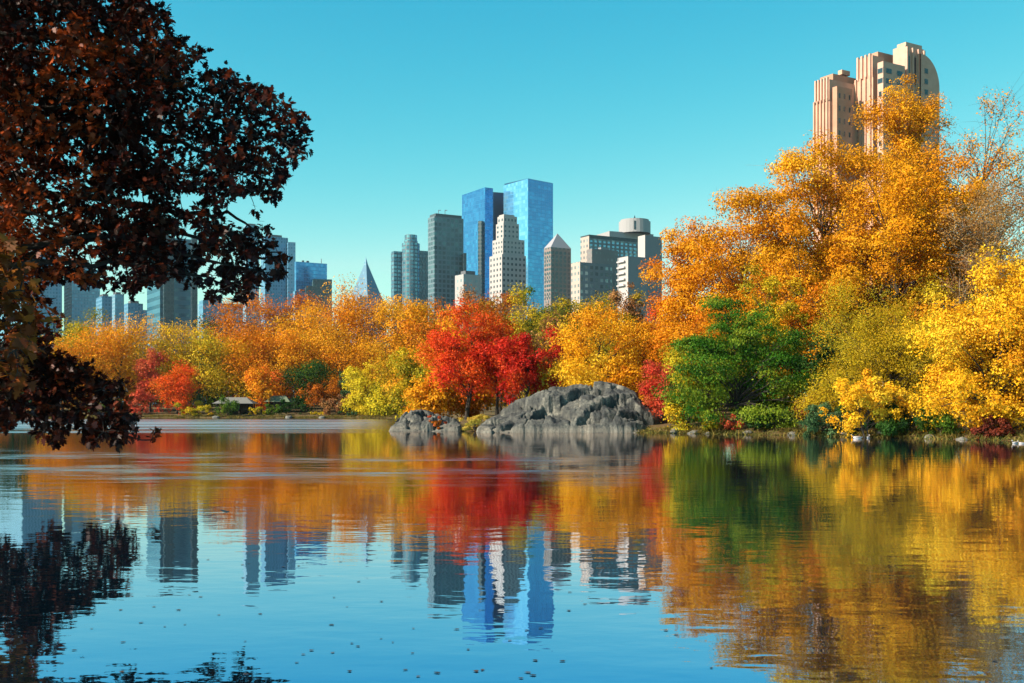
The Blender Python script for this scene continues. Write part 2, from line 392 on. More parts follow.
def grow(name, label, cat, px, d, hw, top, low, pal, leaf=.3, n=6000, K=34, bark=None, group=None, lean=0, sparse=0, pal2=None, stems=1, flat=1.0, taper=0.0,
         aspect=.62, droop=0, cs=.34, trunk_r=None, depth=.85, seed=0, base=None, twig=0, crown_name='crown'):
    if cat == 'shrub': cs = .24; K = int(K * 1.5)
    rs = np.random.RandomState((hash((px * 13 + d * 7 + hw)) % 100000) + seed)
    X = (px - 512) / F * d; z0 = (gz(X, d) - .1) if base is None else base
    H = CAM_H + (HOR - top) / F * d - z0; R = hw / F * d
    zb = low * H
    root = empty(name, (X, d, z0), label, cat, group)
    # clump centres
    C = []
    ph = rs.uniform(0, 6.28, 6); cr0 = cs * min(R, (H - zb) * .55)
    tries = 0
    while len(C) < K and tries < 5000:
        tries += 1
        u = rs.normal(0, 1, 3); u /= (np.abs(u) ** 2.6).sum() ** (1 / 2.6)
        r = rs.uniform(0, 1) ** .42
        th = math.atan2(u[1], u[0])
        lump = 1 + .16 * math.sin(2 * th + ph[0]) + .12 * math.sin(3 * th + ph[1]) + .14 * math.sin(2.5 * u[2] * 3 + ph[2])
        p = u * r * lump
        wz = 1 - taper * (p[2] * .5 + .5)
        q = np.array([p[0] * (R - cr0 * .75) * wz, p[1] * (R - cr0 * .75) * depth * wz, zb + (H - zb) * .5 + p[2] * ((H - zb) * .5 - cr0 * .6)])
        q[0] += lean * (q[2] / H) * R
        q[2] = min(max(q[2], zb * .9 + cr0 * .3), H - cr0 * .65)
        C.append(q)
    C = np.array(C); cr = cr0 * rs.uniform(.7, 1.45, K)
    w_ = cr ** 2 * np.exp(rs.normal(0, .35, K)); cnt = np.maximum(3, (n * (1.25 if group == HILL else 1) * NK * w_ / w_.sum()).astype(int))
    idx = np.repeat(np.arange(K), cnt); N = len(idx)
    u = rs.normal(0, 1, (N, 3)); u /= np.linalg.norm(u, axis=1)[:, None]
    flip = (u[:, 2] < -.2) & (rs.uniform(0, 1, N) < .45); u[:, 2] = np.where(flip, -u[:, 2], u[:, 2])
    rr = rs.uniform(0, 1, N) ** .5
    # ragged edge: clump radius wobbles with direction
    rr *= .7 + .6 * vnoise(u * 2.2 + C[idx] * 3.1, 3)
    pos = C[idx] + u * (cr[idx] * rr)[:, None] * np.array([1, 1, flat])
    if droop: pos[:, 2] -= droop * cr[idx] * rs.uniform(0, 1.6, N) * rr
    x0_, x1_ = np.percentile(pos[:, 0], (1.5, 98.5)); zl_, zh_ = np.percentile(pos[:, 2], (1.5, 99.5))
    sx_ = 2 * R / (x1_ - x0_); sz_ = (H - zb) / (zh_ - zl_); xc_ = (x0_ + x1_) / 2
    for A_ in (pos, C):
        A_[:, 0] = (A_[:, 0] - xc_) * sx_; A_[:, 1] *= min(sx_, 1.3); A_[:, 2] = zb + (A_[:, 2] - zl_) * sz_
    C[:, 2] = np.clip(C[:, 2], .2, None)
    pos[:, 2] = np.maximum(pos[:, 2], .03)
    keep = vnoise(pos / (.17 * min(R, H * .5)) + px, 8) > (.25 if cat == 'shrub' else .29 if group == HILL or d > 170 else .34)
    pos, u, idx = pos[keep], u[keep], idx[keep]; N = len(idx)
    P1 = np.array(PAL[pal]); P2 = np.array(PAL[pal2 or pal])
    cc = P1[rs.randint(0, len(P1), K)]
    if pal2: 
        use2 = rs.uniform(0, 1, K) < .42; cc[use2] = P2[rs.randint(0, len(P2), use2.sum())]
    lc = cc[idx]; alt = P1[rs.randint(0, len(P1), N)]; f = rs.uniform(0, .6, N)[:, None]
    lc = (lc * (1 - f) + alt * f) * rs.uniform(.74, 1.16, N)[:, None]
    lc = np.clip(lc * np.array([.90, .875 - .10 * np.clip(lc[:, 0:1].mean() * 1.4, 0, 1), .55]), 0, .92)
    me = leaves_mesh(crown_name, pos, u, leaf * LEAFK, lc, M_LEAF, rs, aspect, droop)
    # wood
    tr = trunk_r or max(.06, H * .020)
    paths = []
    th_ = max(zb + (H - zb) * .62, H * .3)
    for s in range(stems):
        off = np.array([rs.normal(0, .12 * R), rs.normal(0, .1 * R), 0]) if stems > 1 else np.zeros(3)
        k = 7; t = np.linspace(0, 1, k)
        tp = np.stack([off[0] * (.15 + t * 2.0) + lean * t * R * .5 + np.concatenate([[0, 0], rs.normal(0, .018 * H, k - 2)]), off[1] * (.15 + t * 2) + np.concatenate([[0, 0], rs.normal(0, .015 * H, k - 2)]), t * th_], 1)
        rad = tr * (1 - .8 * t) / math.sqrt(stems); rad[0] *= 1.35
        paths.append((tp, rad))
        for ci in range(s, K, stems):
            c = C[ci]; lat = math.hypot(c[0] - tp[3][0], c[1])
            za = min(max(c[2] - lat * .75, th_ * .28), th_ * .97)
            j = za / th_ * (k - 1); j0 = int(min(j, k - 2)); a = tp[j0] + (tp[j0 + 1] - tp[j0]) * (j - j0)
            r0 = max(.014, tr * .34 * (1 - .6 * za / th_) / math.sqrt(stems))
            pth = curve(a, c, .07, 5, .03, rs)
            paths.append((pth, np.linspace(r0, r0 * .25, 5)))
            for q in range(twig):
                e = c + rs.normal(0, 1, 3) * np.array([1, 1, .8]) * cr[ci] + np.array([0, 0, cr[ci] * .5])
                st = pth[3] if q % 2 else pth[4]
                paths.append((curve(st, e, .05, 3, .05, rs), np.array([r0 * .3, r0 * .2, r0 * .08])))
    V, Fc = tubes(paths, 5)
    tm = np_mesh('trunk', V, Fc, bark or M_BARK, True)
    o1 = bpy.data.objects.new('trunk' if low > .02 or stems == 1 else 'stem', tm); link(o1, root)
    o2 = bpy.data.objects.new(crown_name, me); link(o2, root)
    return root

HILL = 'tall golden trees on the right bank'
FAR = 'autumn trees along the far shore'
BEHIND = 'trees filling the wood behind the red maples'
HILL = 'tall golden trees on the right bank'
SHR = 'shrubs along the waterline'
def T(label, px, d, hw, top, low, pal, **k):
    nm = k.pop('nm', 'autumn_tree'); cat = k.pop('cat', 'tree')
    return grow(nm, label, cat, px, d, hw, top, low, pal, **k)

# --- far shore, left to right
T('dark green tree behind the low oak branch at the left edge', 12, 200, 34, 325, .06, 'darkgreen', n=7000, leaf=.42, group=FAR)
T('orange tree half hidden by the oak branch near the left edge', 62, 197, 32, 338, .06, 'orange', n=7000, leaf=.4, group=FAR, pal2='gold')
T('yellow-green treetop rising behind the oak above the leftmost orange crown', 82, 222, 26, 309, .2, 'yellowgreen', n=5000, leaf=.42, group=FAR, pal2='midgreen')
T('broad round orange tree leftmost in the open far shore row', 120, 203, 47, 317, .12, 'orange', n=13000, leaf=.38, group=FAR, pal2='gold', K=46)
T('pinkish red slim tree between the round orange tree and the yellow-green one', 150, 199, 15, 350, .04, 'pinkred', n=4200, leaf=.34, group=FAR, twig=2)
T('maroon red low bush at the water under the oak branch tip', 135, 194, 17, 390, .0, 'pinkred', nm='shrub', cat='shrub', n=2500, leaf=.34, K=16, stems=3, group=SHR)
T('yellow-green tree with ivy covered trunks behind the scarlet tree', 198, 206, 46, 324, .20, 'yellowgreen', n=11000, leaf=.38, group=FAR, bark=M_IVY, pal2='yellow', K=44, stems=3, trunk_r=.6)
T('small scarlet orange tree glowing at the far waterline', 177, 195, 19, 362, .03, 'scarlet', n=6000, leaf=.32, group=FAR)
T('pale yellow-green shrub beside the foot of the scarlet tree', 196, 192.5, 17, 401, .0, 'yellowgreen', nm='shrub', cat='shrub', n=2600, leaf=.3, K=16, stems=3, group=SHR)
T('rust and purple tinged tree standing tallest behind the dark office block', 232, 236, 36, 296, .12, 'orange', n=9000, leaf=.44, group=FAR, pal2='rust')
T('mauve and rust treetop just left of the dark stepped office block', 276, 240, 34, 293, .12, 'deeporange', n=9000, leaf=.44, group=FAR, pal2='mauve', twig=2)
T('orange tree above the lakeside shelter roof', 262, 208, 33, 328, .16, 'orange', n=9500, leaf=.38, group=FAR)
T('small orange tree with red underside overhanging the shelter', 261, 197, 17, 367, .12, 'orange', n=4500, leaf=.34, group=FAR, pal2='scarlet', K=20)
T('golden orange tree right of the shelter, middle height in the row', 300, 209, 33, 320, .18, 'gold', n=9500, leaf=.38, group=FAR, pal2='orange')
T('tall orange tree below the bright blue glass office', 333, 226, 38, 296, .15, 'orange', n=11000, leaf=.42, group=FAR, pal2='gold', K=42)
T('tall orange tree whose top covers the foot of the pyramid roof', 362, 232, 38, 287, .15, 'gold', n=11000, leaf=.42, group=FAR, pal2='orange', K=42)
T('thin reddish twiggy treetop left of the pyramid roof', 343, 238, 16, 284, .3, 'deeporange', n=1500, leaf=.42, group=FAR, twig=5, K=22)
T('brown orange tree below the curved glass tower', 397, 220, 34, 300, .18, 'amber', n=10000, leaf=.4, group=FAR, pal2='orange', K=40)
T('dense orange tree in the centre of the far shore row', 345, 208, 36, 328, .2, 'orange', n=10000, leaf=.38, group=FAR, pal2='amber', K=40)
T('dark green understory tree left of the rust bush', 308, 199, 24, 360, .05, 'darkgreen', n=5200, leaf=.36, group=FAR, pal2='midgreen')
T('rust brown low tree in the shade of the orange row', 322, 196, 20, 380, .25, 'rust', n=3800, leaf=.34, group=FAR)
T('blue green bush beside the bright yellow tree', 349, 197, 19, 372, .0, 'bluegreen', nm='shrub', cat='shrub', n=4500, leaf=.34, K=22, stems=3, group=SHR)
T('mauve brown bush at the far waterline', 338, 193, 15, 394, .0, 'mauve', nm='shrub', cat='shrub', n=2600, leaf=.3, K=16, stems=4, twig=2, group=SHR)
T('bright yellow tree at the bend of the far shore', 364, 191.5, 19, 364, .0, 'brightyellow', n=7500, leaf=.32, group=FAR, stems=2, K=34)
T('yellow and dark green bushy tree just left of the small rocks', 386, 189.5, 17, 384, .0, 'brightyellow', n=5500, leaf=.32, group=FAR, pal2='midgreen', stems=2)
T('olive yellow tree leaning over the bay behind the bright yellow tree', 397, 192, 24, 345, .05, 'yellowgreen', n=6500, leaf=.36, group=FAR, pal2='amber')
for i, (px, hw, tp, pal, lab) in enumerate([
    (258, 9, 407, 'yellowgreen', 'little yellow-green shrub in front of the shelter'),
    (274, 8, 404, 'midgreen', 'little green shrub right of the shelter at the far waterline'),
    (316, 8, 412, 'brightyellow', 'tiny yellow shrub at the far waterline below the dark wood'),
    (228, 12, 396, 'midgreen', 'mid green shrub left of the shelter at the far waterline'),
    (106, 14, 400, 'midgreen', 'green shrub at the far waterline under the round orange tree'),
    (296, 14, 398, 'darkgreen', 'dark green shrub below the golden orange tree'),
    (350, 12, 408, 'bluegreen', 'dark blue green shrub left of the bright yellow tree foot')]):
    T(lab, px, 191.2 + (i % 3) * .7, hw, tp, 0, pal, nm='shrub', cat='shrub', n=1300, leaf=.28, K=12, stems=3, group=SHR)

# --- wood behind the maples (peninsula and beyond)
for a in [
    ('orange tree left of the big red maple below the curved glass tower', 425, 150, 34, 299, .12, 'orange', 'amber', 10000),
    ('rust red tree peeping above the big red maple', 438, 175, 27, 302, .2, 'rust', 'scarlet', 7000),
    ('golden tree rising left behind the big red maple', 450, 140, 26, 308, .15, 'gold', 'orange', 7000),
    ('reddish brown treetop below the small white building', 486, 185, 30, 289, .2, 'rust', 'mauve', 8000),
    ('yellow-green treetop below the white stepped tower', 520, 180, 22, 288, .2, 'yellowgreen', 'midgreen', 6500),
    ('dark green treetop right of the yellow-green one below the white tower', 537, 188, 20, 290, .2, 'midgreen', 'darkgreen', 5500),
    ('olive treetop below the tower with the pale pyramid cap', 560, 178, 24, 299, .2, 'olive', 'midgreen', 6500),
    ('brown olive treetop between the capped tower and the cream apartment house', 588, 182, 24, 301, .2, 'olive', 'brown', 6500),
    ('olive green treetop below the cream apartment house', 612, 172, 24, 295, .2, 'olive', 'yellowgreen', 7000),
    ('mauve twiggy treetop left of the tall orange bank trees', 634, 170, 24, 286, .2, 'mauve', 'olive', 7000),
    ('orange red treetop tucked beside the tall bank trees', 646, 140, 24, 310, .1, 'scarlet', 'orange', 7000),
    ('rust orange tree between the red maple and the crimson maple', 500, 118, 30, 312, .08, 'rust', 'deeporange', 8500),
    ('mauve twiggy tree above the crimson maple', 548, 122, 30, 318, .08, 'mauve', 'olive', 8000),
    ('golden tree filling the gap right of the yellow tree', 655, 112, 28, 330, .05, 'gold', 'orange', 8000),
    ('orange understory tree at the left foot of the red maple', 430, 100, 22, 370, .05, 'orange', 'amber', 6000),
    ('olive understory tree behind the small left rocks', 412, 108, 20, 350, .03, 'olive', 'yellowgreen', 5500),
    ('rust understory tree behind the red maple trunks', 470, 103, 28, 375, .0, 'rust', 'amber', 6500),
    ('olive understory tree behind the rock top', 548, 104, 24, 362, .0, 'olive', 'midgreen', 5500),
    ('amber understory tree behind the right end of the rock', 632, 98, 24, 368, .0, 'amber', 'rust', 6000),
    ]:
    T(a[0], a[1], a[2], a[3], a[4], a[5], a[6], pal2=a[7], n=a[8], leaf=.14 + a[2] * .0013, group=BEHIND, K=36, twig=2 if a[6] == 'mauve' else 0)

rw = np.random.RandomState(31)
LINE = [(-40, 330), (75, 322), (160, 322), (205, 312), (290, 300), (345, 300), (425, 304), (490, 296), (560, 302), (625, 296), (690, 290)]
KIN = {'amber': 'amber', 'olive': 'olive', 'rust': 'rust brown', 'midgreen': 'mid green', 'brown': 'brown', 'orange': 'orange', 'yellowgreen': 'yellow-green', 'darkgreen': 'dark green'}
kk = list(KIN)
NAMES = ['under the oak at the far left', 'behind the ivy trunked trees', 'far back behind the lakeside shelters', 'far back below the pyramid roof', 'far back below the curved glass tower', 'far back below the blue glass towers', 'far back below the cream apartment house', 'far back behind the yellow-orange tree']
n_ = 0
for row, (dd, dy) in enumerate(((262, 6), (226, 34))):
    for i in range(16):
        px = -10 + i * 45 + row * 22 + rw.uniform(-6, 6); xs_, ys_ = zip(*LINE); tp = np.interp(px, xs_, ys_) + dy + rw.uniform(-5, 8)
        pal = kk[(i * 3 + row * 5) % len(kk)] if row == 0 else ['darkgreen', 'rust', 'olive', 'midgreen', 'amber', 'brown'][(i * 5 + 1) % 6]
        hw_ = rw.uniform(27, 36)
        T(KIN[pal] + (' tall tree ' if row == 0 else ' low understory tree ') + NAMES[min(7, int(max(px, 0) // 86))] + ('' if (max(px, 0) % 86) < 43 else ', further right'), px, dd, hw_, tp, .0, pal, n=6500, leaf=.5, K=30, group='trees far back in the wood')
for i, (px, dd, hw_, tp, pal, lab) in enumerate([
    (690, 122, 36, 300, 'amber', 'amber tree filling the wood behind the leftmost tall bank trees'),
    (745, 118, 40, 270, 'rust', 'rust brown tree in shade behind the green tree'),
    (800, 122, 40, 250, 'amber', 'amber tree in shade behind the golden tree below the left brick tower'),
    (860, 124, 42, 240, 'orange', 'orange tree filling the wood under the main brick tower'),
    (925, 120, 42, 240, 'olive', 'olive tree filling the wood behind the willow'),
    (985, 118, 44, 250, 'amber', 'amber tree filling the wood behind the right edge golden tree'),
    (1045, 112, 44, 230, 'brown', 'brown tree filling the wood at the right edge'),
    (830, 84, 40, 330, 'darkgreen', 'dark green understory tree between the green tree and the willow'),
    (940, 80, 40, 320, 'olive', 'olive understory tree between the willow and the right edge golden tree'),
    (1010, 76, 40, 340, 'darkgreen', 'dark green understory tree behind the right edge golden tree'),
    (700, 84, 32, 345, 'olive', 'olive understory tree left of the green tree'),
    (760, 88, 40, 335, 'midgreen', 'mid green understory tree behind the green tree')]):
    T(lab, px, dd, hw_, tp, .0, pal, n=9000, leaf=.26, K=36, group='understory trees of the right bank')

# --- feature trees on the peninsula
T('large bright red maple with slim dark trunks left of the rock', 466, 87, 42, 306, .26, 'red', nm='maple_tree', n=17000, leaf=.19, K=60, stems=2, pal2='scarlet', cs=.26, trunk_r=.20, twig=2, flat=.8)
T('smaller crimson maple standing just behind the left slope of the rock', 528, 84, 31, 331, .28, 'crimson', nm='maple_tree', n=11000, leaf=.18, K=44, pal2='red', cs=.28, trunk_r=.17, twig=2, flat=.8)
T('reddish orange maple between the two red maples', 497, 91, 22, 330, .3, 'scarlet', nm='maple_tree', n=6000, leaf=.18, K=30, pal2='rust', cs=.3, trunk_r=.16, twig=2)
T('round yellow-orange tree directly behind the top of the rock', 600, 102, 42, 305, .10, 'gold', nm='maple_tree', n=18000, leaf=.21, K=60, pal2='yellow', cs=.27)
T('rust orange tree on the right shoulder of the round yellow tree', 636, 106, 24, 322, .10, 'amber', n=9000, leaf=.21, K=40, pal2='rust')
T('bright yellow low tree just above the rock', 588, 96, 28, 356, .05, 'yellow', n=6500, leaf=.20, K=30)
T('small pinkish red bush tree right of the rock', 664, 79, 21, 362, .12, 'pinkred', nm='maple_tree', n=8000, leaf=.15, K=34, pal2='crimson', stems=3, twig=2)
T('rust red bush on the small left rocks', 436, 81.2, 10, 416, .0, 'rust', nm='shrub', cat='shrub', n=1800, leaf=.12, K=14, stems=4, pal2='pinkred', group=SHR, base=.15)
T('tuft of yellow shore grass between the small rocks and the main rock', 475, 79.8, 13, 415, .0, 'grassy', nm='shrub', cat='shrub', n=2400, leaf=.22, K=16, stems=5, aspect=.2, group=SHR, base=.05)

# --- right bank
T('orange tree leftmost of the tall right bank group', 690, 104, 40, 229, .12, 'orange', n=24000, leaf=.24, K=70, pal2='amber', cs=.25, group=HILL, twig=1)
T('tall amber tree second from the left on the right bank', 748, 98, 58, 196, .14, 'amber', n=36000, leaf=.24, K=95, pal2='orange', cs=.22, group=HILL, twig=1, bark=M_PALEBARK)
T('tall golden tree in front of the left brick tower', 822, 102, 62, 148, .16, 'gold', n=40000, leaf=.25, K=105, pal2='amber', cs=.22, group=HILL, twig=1, bark=M_PALEBARK)
T('broad golden tree below the main brick tower', 892, 96, 66, 156, .18, 'amber', n=40000, leaf=.24, K=105, pal2='gold', cs=.22, group=HILL, twig=1)
T('thin topped golden tree reaching across the brick tower', 906, 116, 39, 85, .45, 'gold', n=27000, leaf=.23, K=120, pal2='amber', cs=.27, seed=4, group=HILL, twig=4, trunk_r=.3)
T('golden tree standing right of the brick tower among the tall bank trees', 948, 100, 44, 168, .2, 'gold', n=24000, leaf=.23, K=90, pal2='amber', cs=.2, group=HILL, twig=2)
T('nearly bare tall tree with sparse orange leaves at the right edge', 975, 110, 56, 98, .30, 'amber', n=5200, leaf=.25, K=90, pal2='orange', cs=.24, group=HILL, twig=9, trunk_r=.32)
T('brown twiggy tree thinning out at the upper right edge', 992, 92, 54, 182, .25, 'brown', n=20000, leaf=.16, K=90, pal2='mauve', cs=.24, group=HILL, twig=6, bark=M_PALEBARK)
T('deep orange tree behind the green tree', 800, 88, 46, 232, .12, 'amber', n=18000, leaf=.22, K=70, pal2='deeporange', cs=.24, group=HILL, twig=1)
T('yellow-green slim tree between the green tree and the willow', 772, 78, 34, 268, .05, 'yellowgreen', n=14000, leaf=.18, K=56, pal2='olive', cs=.25)
T('orange tree behind the small pinkish red bush', 690, 92, 34, 300, .05, 'orange', n=12000, leaf=.21, K=50, pal2='gold', group=BEHIND)
T('drooping green tree spreading over the right shore', 738, 73, 62, 300, .02, 'green', nm='green_tree', n=36000, leaf=.19, K=170, cs=.15, taper=.42, droop=.4, flat=.7, aspect=.5, seed=5)
T('yellow-green outer branches at the left side of the green tree', 688, 74.5, 22, 352, .05, 'yellowgreen', n=6500, leaf=.17, K=34, pal2='green', droop=.3)
T('broad olive willow with fine leaves in the middle of the right shore', 890, 67.5, 74, 284, .06, 'willow', nm='willow_tree', n=60000, leaf=.15, K=110, cs=.22, aspect=.32, droop=.25, twig=1)
T('bright yellow low tree in front of the willow', 868, 63.2, 33, 373, .26, 'yellow', n=10000, leaf=.15, K=64, cs=.2, pal2='gold', stems=2)
T('big bright golden tree overhanging the water at the right edge', 992, 60, 62, 262, .05, 'yellow', n=52000, leaf=.165, K=110, pal2='gold', cs=.23)
T('golden tree beyond the right edge of the view', 1072, 59, 60, 275, .06, 'gold', n=22000, leaf=.22, K=70, pal2='amber')
for a in [
    ('blue green shrub at the water left of the ducks', 824, 66.6, 21, 404, 'bluegreen', 4200),
    ('maroon shrub above the blue green one', 813, 70, 17, 391, 'maroon', 2800),
    ('dark green shrub at the waterline below the willow', 905, 62.8, 28, 402, 'darkgreen', 5200),
    ('dark green shrub at the left foot of the right edge golden tree', 938, 61.6, 20, 408, 'midgreen', 3200),
    ('dark green shrub under the green tree at the waterline', 770, 70.8, 26, 408, 'darkgreen', 4200),
    ('pinkish brown small shrub on the sandy shore', 730, 72.2, 10, 415, 'pinkred', 1500),
    ('pale green small shrub on the sandy shore left of the pinkish one', 712, 72.8, 9, 418, 'yellowgreen', 1300),
    ('maroon shrub at the foot of the right edge golden tree', 992, 58.6, 16, 416, 'maroon', 3600),
    ('dark green shrub in the shade behind the yellow low tree', 862, 66, 22, 398, 'darkgreen', 3600),
    ('bare brown shrub under the pinkish red bush tree', 676, 77.4, 9, 402, 'maroon', 700),
    ]:
    T(a[0], a[1], a[2], a[3], a[4], 0, a[5], nm='shrub', cat='shrub', n=a[6], leaf=.15, K=20, stems=4, twig=1, group=SHR)

# ------------------------------------------------------------------ foreground oak (trunk stands left of the view)
LEAF = np.array([(0, 0), (.10, .14), (.30, .10), (.24, .30), (.46, .36), (.22, .50), (.42, .66), (.16, .70), (.16, .88), (0, 1.0),
                 (-.16, .88), (-.16, .70), (-.42, .66), (-.22, .50), (-.46, .36), (-.24, .30), (-.30, .10), (-.10, .14)])
def in_poly(px, py, poly):
    ins = False; n = len(poly)
    for i in range(n):
        x0, y0 = poly[i]; x1, y1 = poly[(i + 1) % n]
        if (y0 > py) != (y1 > py) and px < (x1 - x0) * (py - y0) / (y1 - y0) + x0: ins = not ins
    return ins
def big_tree(name, label, cat, base, top, branches, clusters, pal, leaf, trunk_r, per=7, seed=3, lit_accent=None):
    rs = np.random.RandomState(seed)
    root = empty(name, base, label, cat)
    base = np.array(base); top = np.array(top)
    t = np.linspace(0, 1, 8)[:, None]
    tp = base + (top - base) * t + np.concatenate([[[0, 0, 0]], rs.normal(0, .12, (7, 3))])
    V, Fc = tubes([(tp - base, trunk_r * (1 - .75 * t[:, 0]) * np.where(t[:, 0] == 0, 1.5, 1))], 10)
    link(bpy.data.objects.new('trunk', np_mesh('trunk', V, Fc, M_BARK, True)), root)
    bl = []
    for b in branches:
        pts = [np.array(q) for q in b]
        s = tp[np.argmin(np.linalg.norm(tp - (pts[0] + np.array([-1, 0, -1.2])), axis=1))]
        pts = [s] + pts
        f = []
        for i in range(len(pts) - 1):
            for k in range(5): f.append(pts[i] + (pts[i + 1] - pts[i]) * k / 5)
        f.append(pts[-1]); f = np.array(f)
        for _ in range(2): f[1:-1] = (f[:-2] + f[1:-1] * 2 + f[2:]) / 4
        f[1:-1] += rs.normal(0, .035, (len(f) - 2, 3))
        bl.append(f)
    allp = np.concatenate(bl); bid = np.concatenate([np.full(len(b), i) for i, b in enumerate(bl)]); pid = np.concatenate([np.arange(len(b)) for b in bl])
    tw = [[] for _ in bl]; cl = [[] for _ in bl]
    P1 = np.array(PAL[pal]) if isinstance(pal, str) else np.array(pal)
    clusters = np.array(clusters)
    d0 = np.array([np.linalg.norm(allp[pid >= 3] - c, axis=1).min() for c in clusters])
    node = np.concatenate([allp[pid >= 3], np.zeros((len(clusters), 3))]); nb = np.concatenate([bid[pid >= 3], np.zeros(len(clusters), int)]); m_ = int((pid >= 3).sum())
    cost = np.zeros(len(node))
    for ci in np.argsort(d0):
        c = clusters[ci]
        dd = np.linalg.norm(node[:m_] - c, axis=1); j = int(np.argmin(dd + cost[:m_] * .35)); b = nb[j]
        tw[b].append((curve(node[j], c, .04, 3, .05, rs), np.array([.011, .008, .005]) * (1.5 if cost[j] == 0 else 1)))
        cl[b].append((c, c - node[j]))
        node[m_] = c; nb[m_] = b; cost[m_] = cost[j] + dd[j]; m_ += 1
    for b, f in enumerate(bl):
        r = np.linspace(trunk_r * .24, .014, len(f))
        V, Fc = tubes([(f - base, r)] + [(p - base, q) for p, q in tw[b]], 5)
        bo = bpy.data.objects.new('branch', np_mesh('branch', V, Fc, M_BARK, True)); link(bo, root)
        if not cl[b]: continue
        VV = []; CC = []
        for c, dr in cl[b]:
            dr = dr / (np.linalg.norm(dr) + 1e-6)
            cb = P1[rs.randint(len(P1))] * rs.uniform(.6, 1.3)
            if lit_accent is not None and float(vnoise(c * .55, 41)) > .60: cb = np.array(lit_accent) * rs.uniform(.6, 1.2)     # brighter rust patches: sunlit leaves put into the colour
            for k in range(per):
                a = dr * .6 + rs.normal(0, .75, 3) + np.array([0, 0, -.15]); a /= np.linalg.norm(a)
                nn = np.array([0, 0, 1.]) + rs.normal(0, .55, 3); nn -= a * nn.dot(a); nn /= np.linalg.norm(nn) + 1e-9
                sd = np.cross(nn, a); s = leaf * rs.uniform(.65, 1.2)
                st = c + rs.normal(0, leaf * .35, 3)
                cup = rs.uniform(-.15, .35)
                VV.append(st + (LEAF[:, :1] * sd + LEAF[:, 1:] * a) * s + (np.abs(LEAF[:, :1]) * cup - LEAF[:, 1:] ** 2 * .18) * nn * s)
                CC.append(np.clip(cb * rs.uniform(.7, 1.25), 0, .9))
        VV = np.array(VV); n = len(VV); m = LEAF.shape[0]
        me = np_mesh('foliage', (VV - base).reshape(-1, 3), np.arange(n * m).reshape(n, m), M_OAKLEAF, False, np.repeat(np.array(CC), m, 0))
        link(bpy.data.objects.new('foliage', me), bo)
    return root
def Pd(*a): return [P(x, y, d) for x, y, d in a]
oak_br = [
    Pd((-120, 60, 24), (0, 25, 24), (70, 15, 24), (115, -10, 24)),
    Pd((-110, 110, 25), (20, 80, 25), (120, 70, 24.5), (190, 95, 24)),
    Pd((-90, 170, 24), (0, 150, 24), (100, 130, 24), (200, 118, 24), (292, 150, 24)),
    Pd((-80, 240, 25), (58, 207, 25.5), (92, 186, 25.5), (180, 178, 25), (258, 190, 24.5)),
    Pd((-70, 260, 23), (60, 240, 23), (150, 228, 23.5), (225, 245, 24), (282, 252, 24)),
    Pd((-90, 290, 22.5), (20, 262, 22.5), (110, 262, 23), (200, 275, 24), (238, 290, 24)),
    Pd((-110, 350, 23), (0, 352, 23), (60, 375, 23.5), (128, 392, 24)),
    Pd((-100, 385, 24), (0, 392, 24), (50, 410, 24), (100, 432, 24.5), (156, 440, 24.5)),
    Pd((60, 50, 24), (120, 48, 24), (175, 85, 24), (240, 118, 24)),
    Pd((120, 125, 24), (200, 150, 24), (262, 178, 24)),
    Pd((120, 200, 24.5), (180, 215, 24), (232, 212, 24), (262, 236, 24)),
    Pd((60, 240, 23), (120, 235, 23.5), (190, 255, 23.5), (260, 272, 24)),
    Pd((-60, 100, 23), (20, 110, 23), (90, 100, 23), (150, 100, 23)),
    Pd((-60, 20, 23), (40, 40, 23), (110, 30, 23)),
    Pd((-60, 200, 23), (20, 210, 23), (70, 230, 23)),
    Pd((-150, -90, 24), (-20, -110, 24), (90, -90, 24)),
    Pd((-230, -180, 25), (-80, -200, 26), (20, -190, 27)),
    Pd((-300, 60, 21), (-330, 40, 19), (-360, 20, 17)),
    Pd((-380, 100, 25), (-500, 80, 26), (-600, 120, 26)),
    Pd((-300, 60, 27), (-280, 20, 30), (-250, 0, 33)),
]
UP = [(-20, -40), (126, -40), (146, 6), (168, 36), (200, 50), (212, 72), (244, 76), (267, 97), (300, 116), (308, 155), (285, 178), (262, 196), (240, 210), (236, 232), (270, 232), (291, 250), (286, 268), (258, 282), (238, 300), (212, 296), (200, 290), (180, 278), (156, 284), (122, 294), (88, 284), (66, 266), (48, 282), (20, 296), (-20, 310)]
LOW = [(-20, 325), (30, 335), (52, 352), (96, 372), (138, 386), (128, 408), (142, 438), (122, 448), (96, 442), (70, 428), (50, 442), (20, 428), (-20, 420)]
MIDP = [(-20, 300), (40, 290), (66, 300), (64, 345), (30, 345), (-20, 330)]
OFF = [(-420, -300), (60, -260), (130, -60), (-20, -40), (-20, 310), (-200, 320), (-420, 200)]
OFF2 = [(-250, 310), (-20, 310), (-20, 430), (-160, 420)]
HOLES = [(135, 197, 20, 7), (188, 200, 15, 11), (172, 236, 14, 6), (92, 238, 16, 5), (228, 208, 12, 9), (105, 0, 8, 9), (40, 105, 6, 4), (118, 270, 14, 6), (240, 222, 16, 7), (30, 215, 8, 5), (203, 272, 10, 6)]
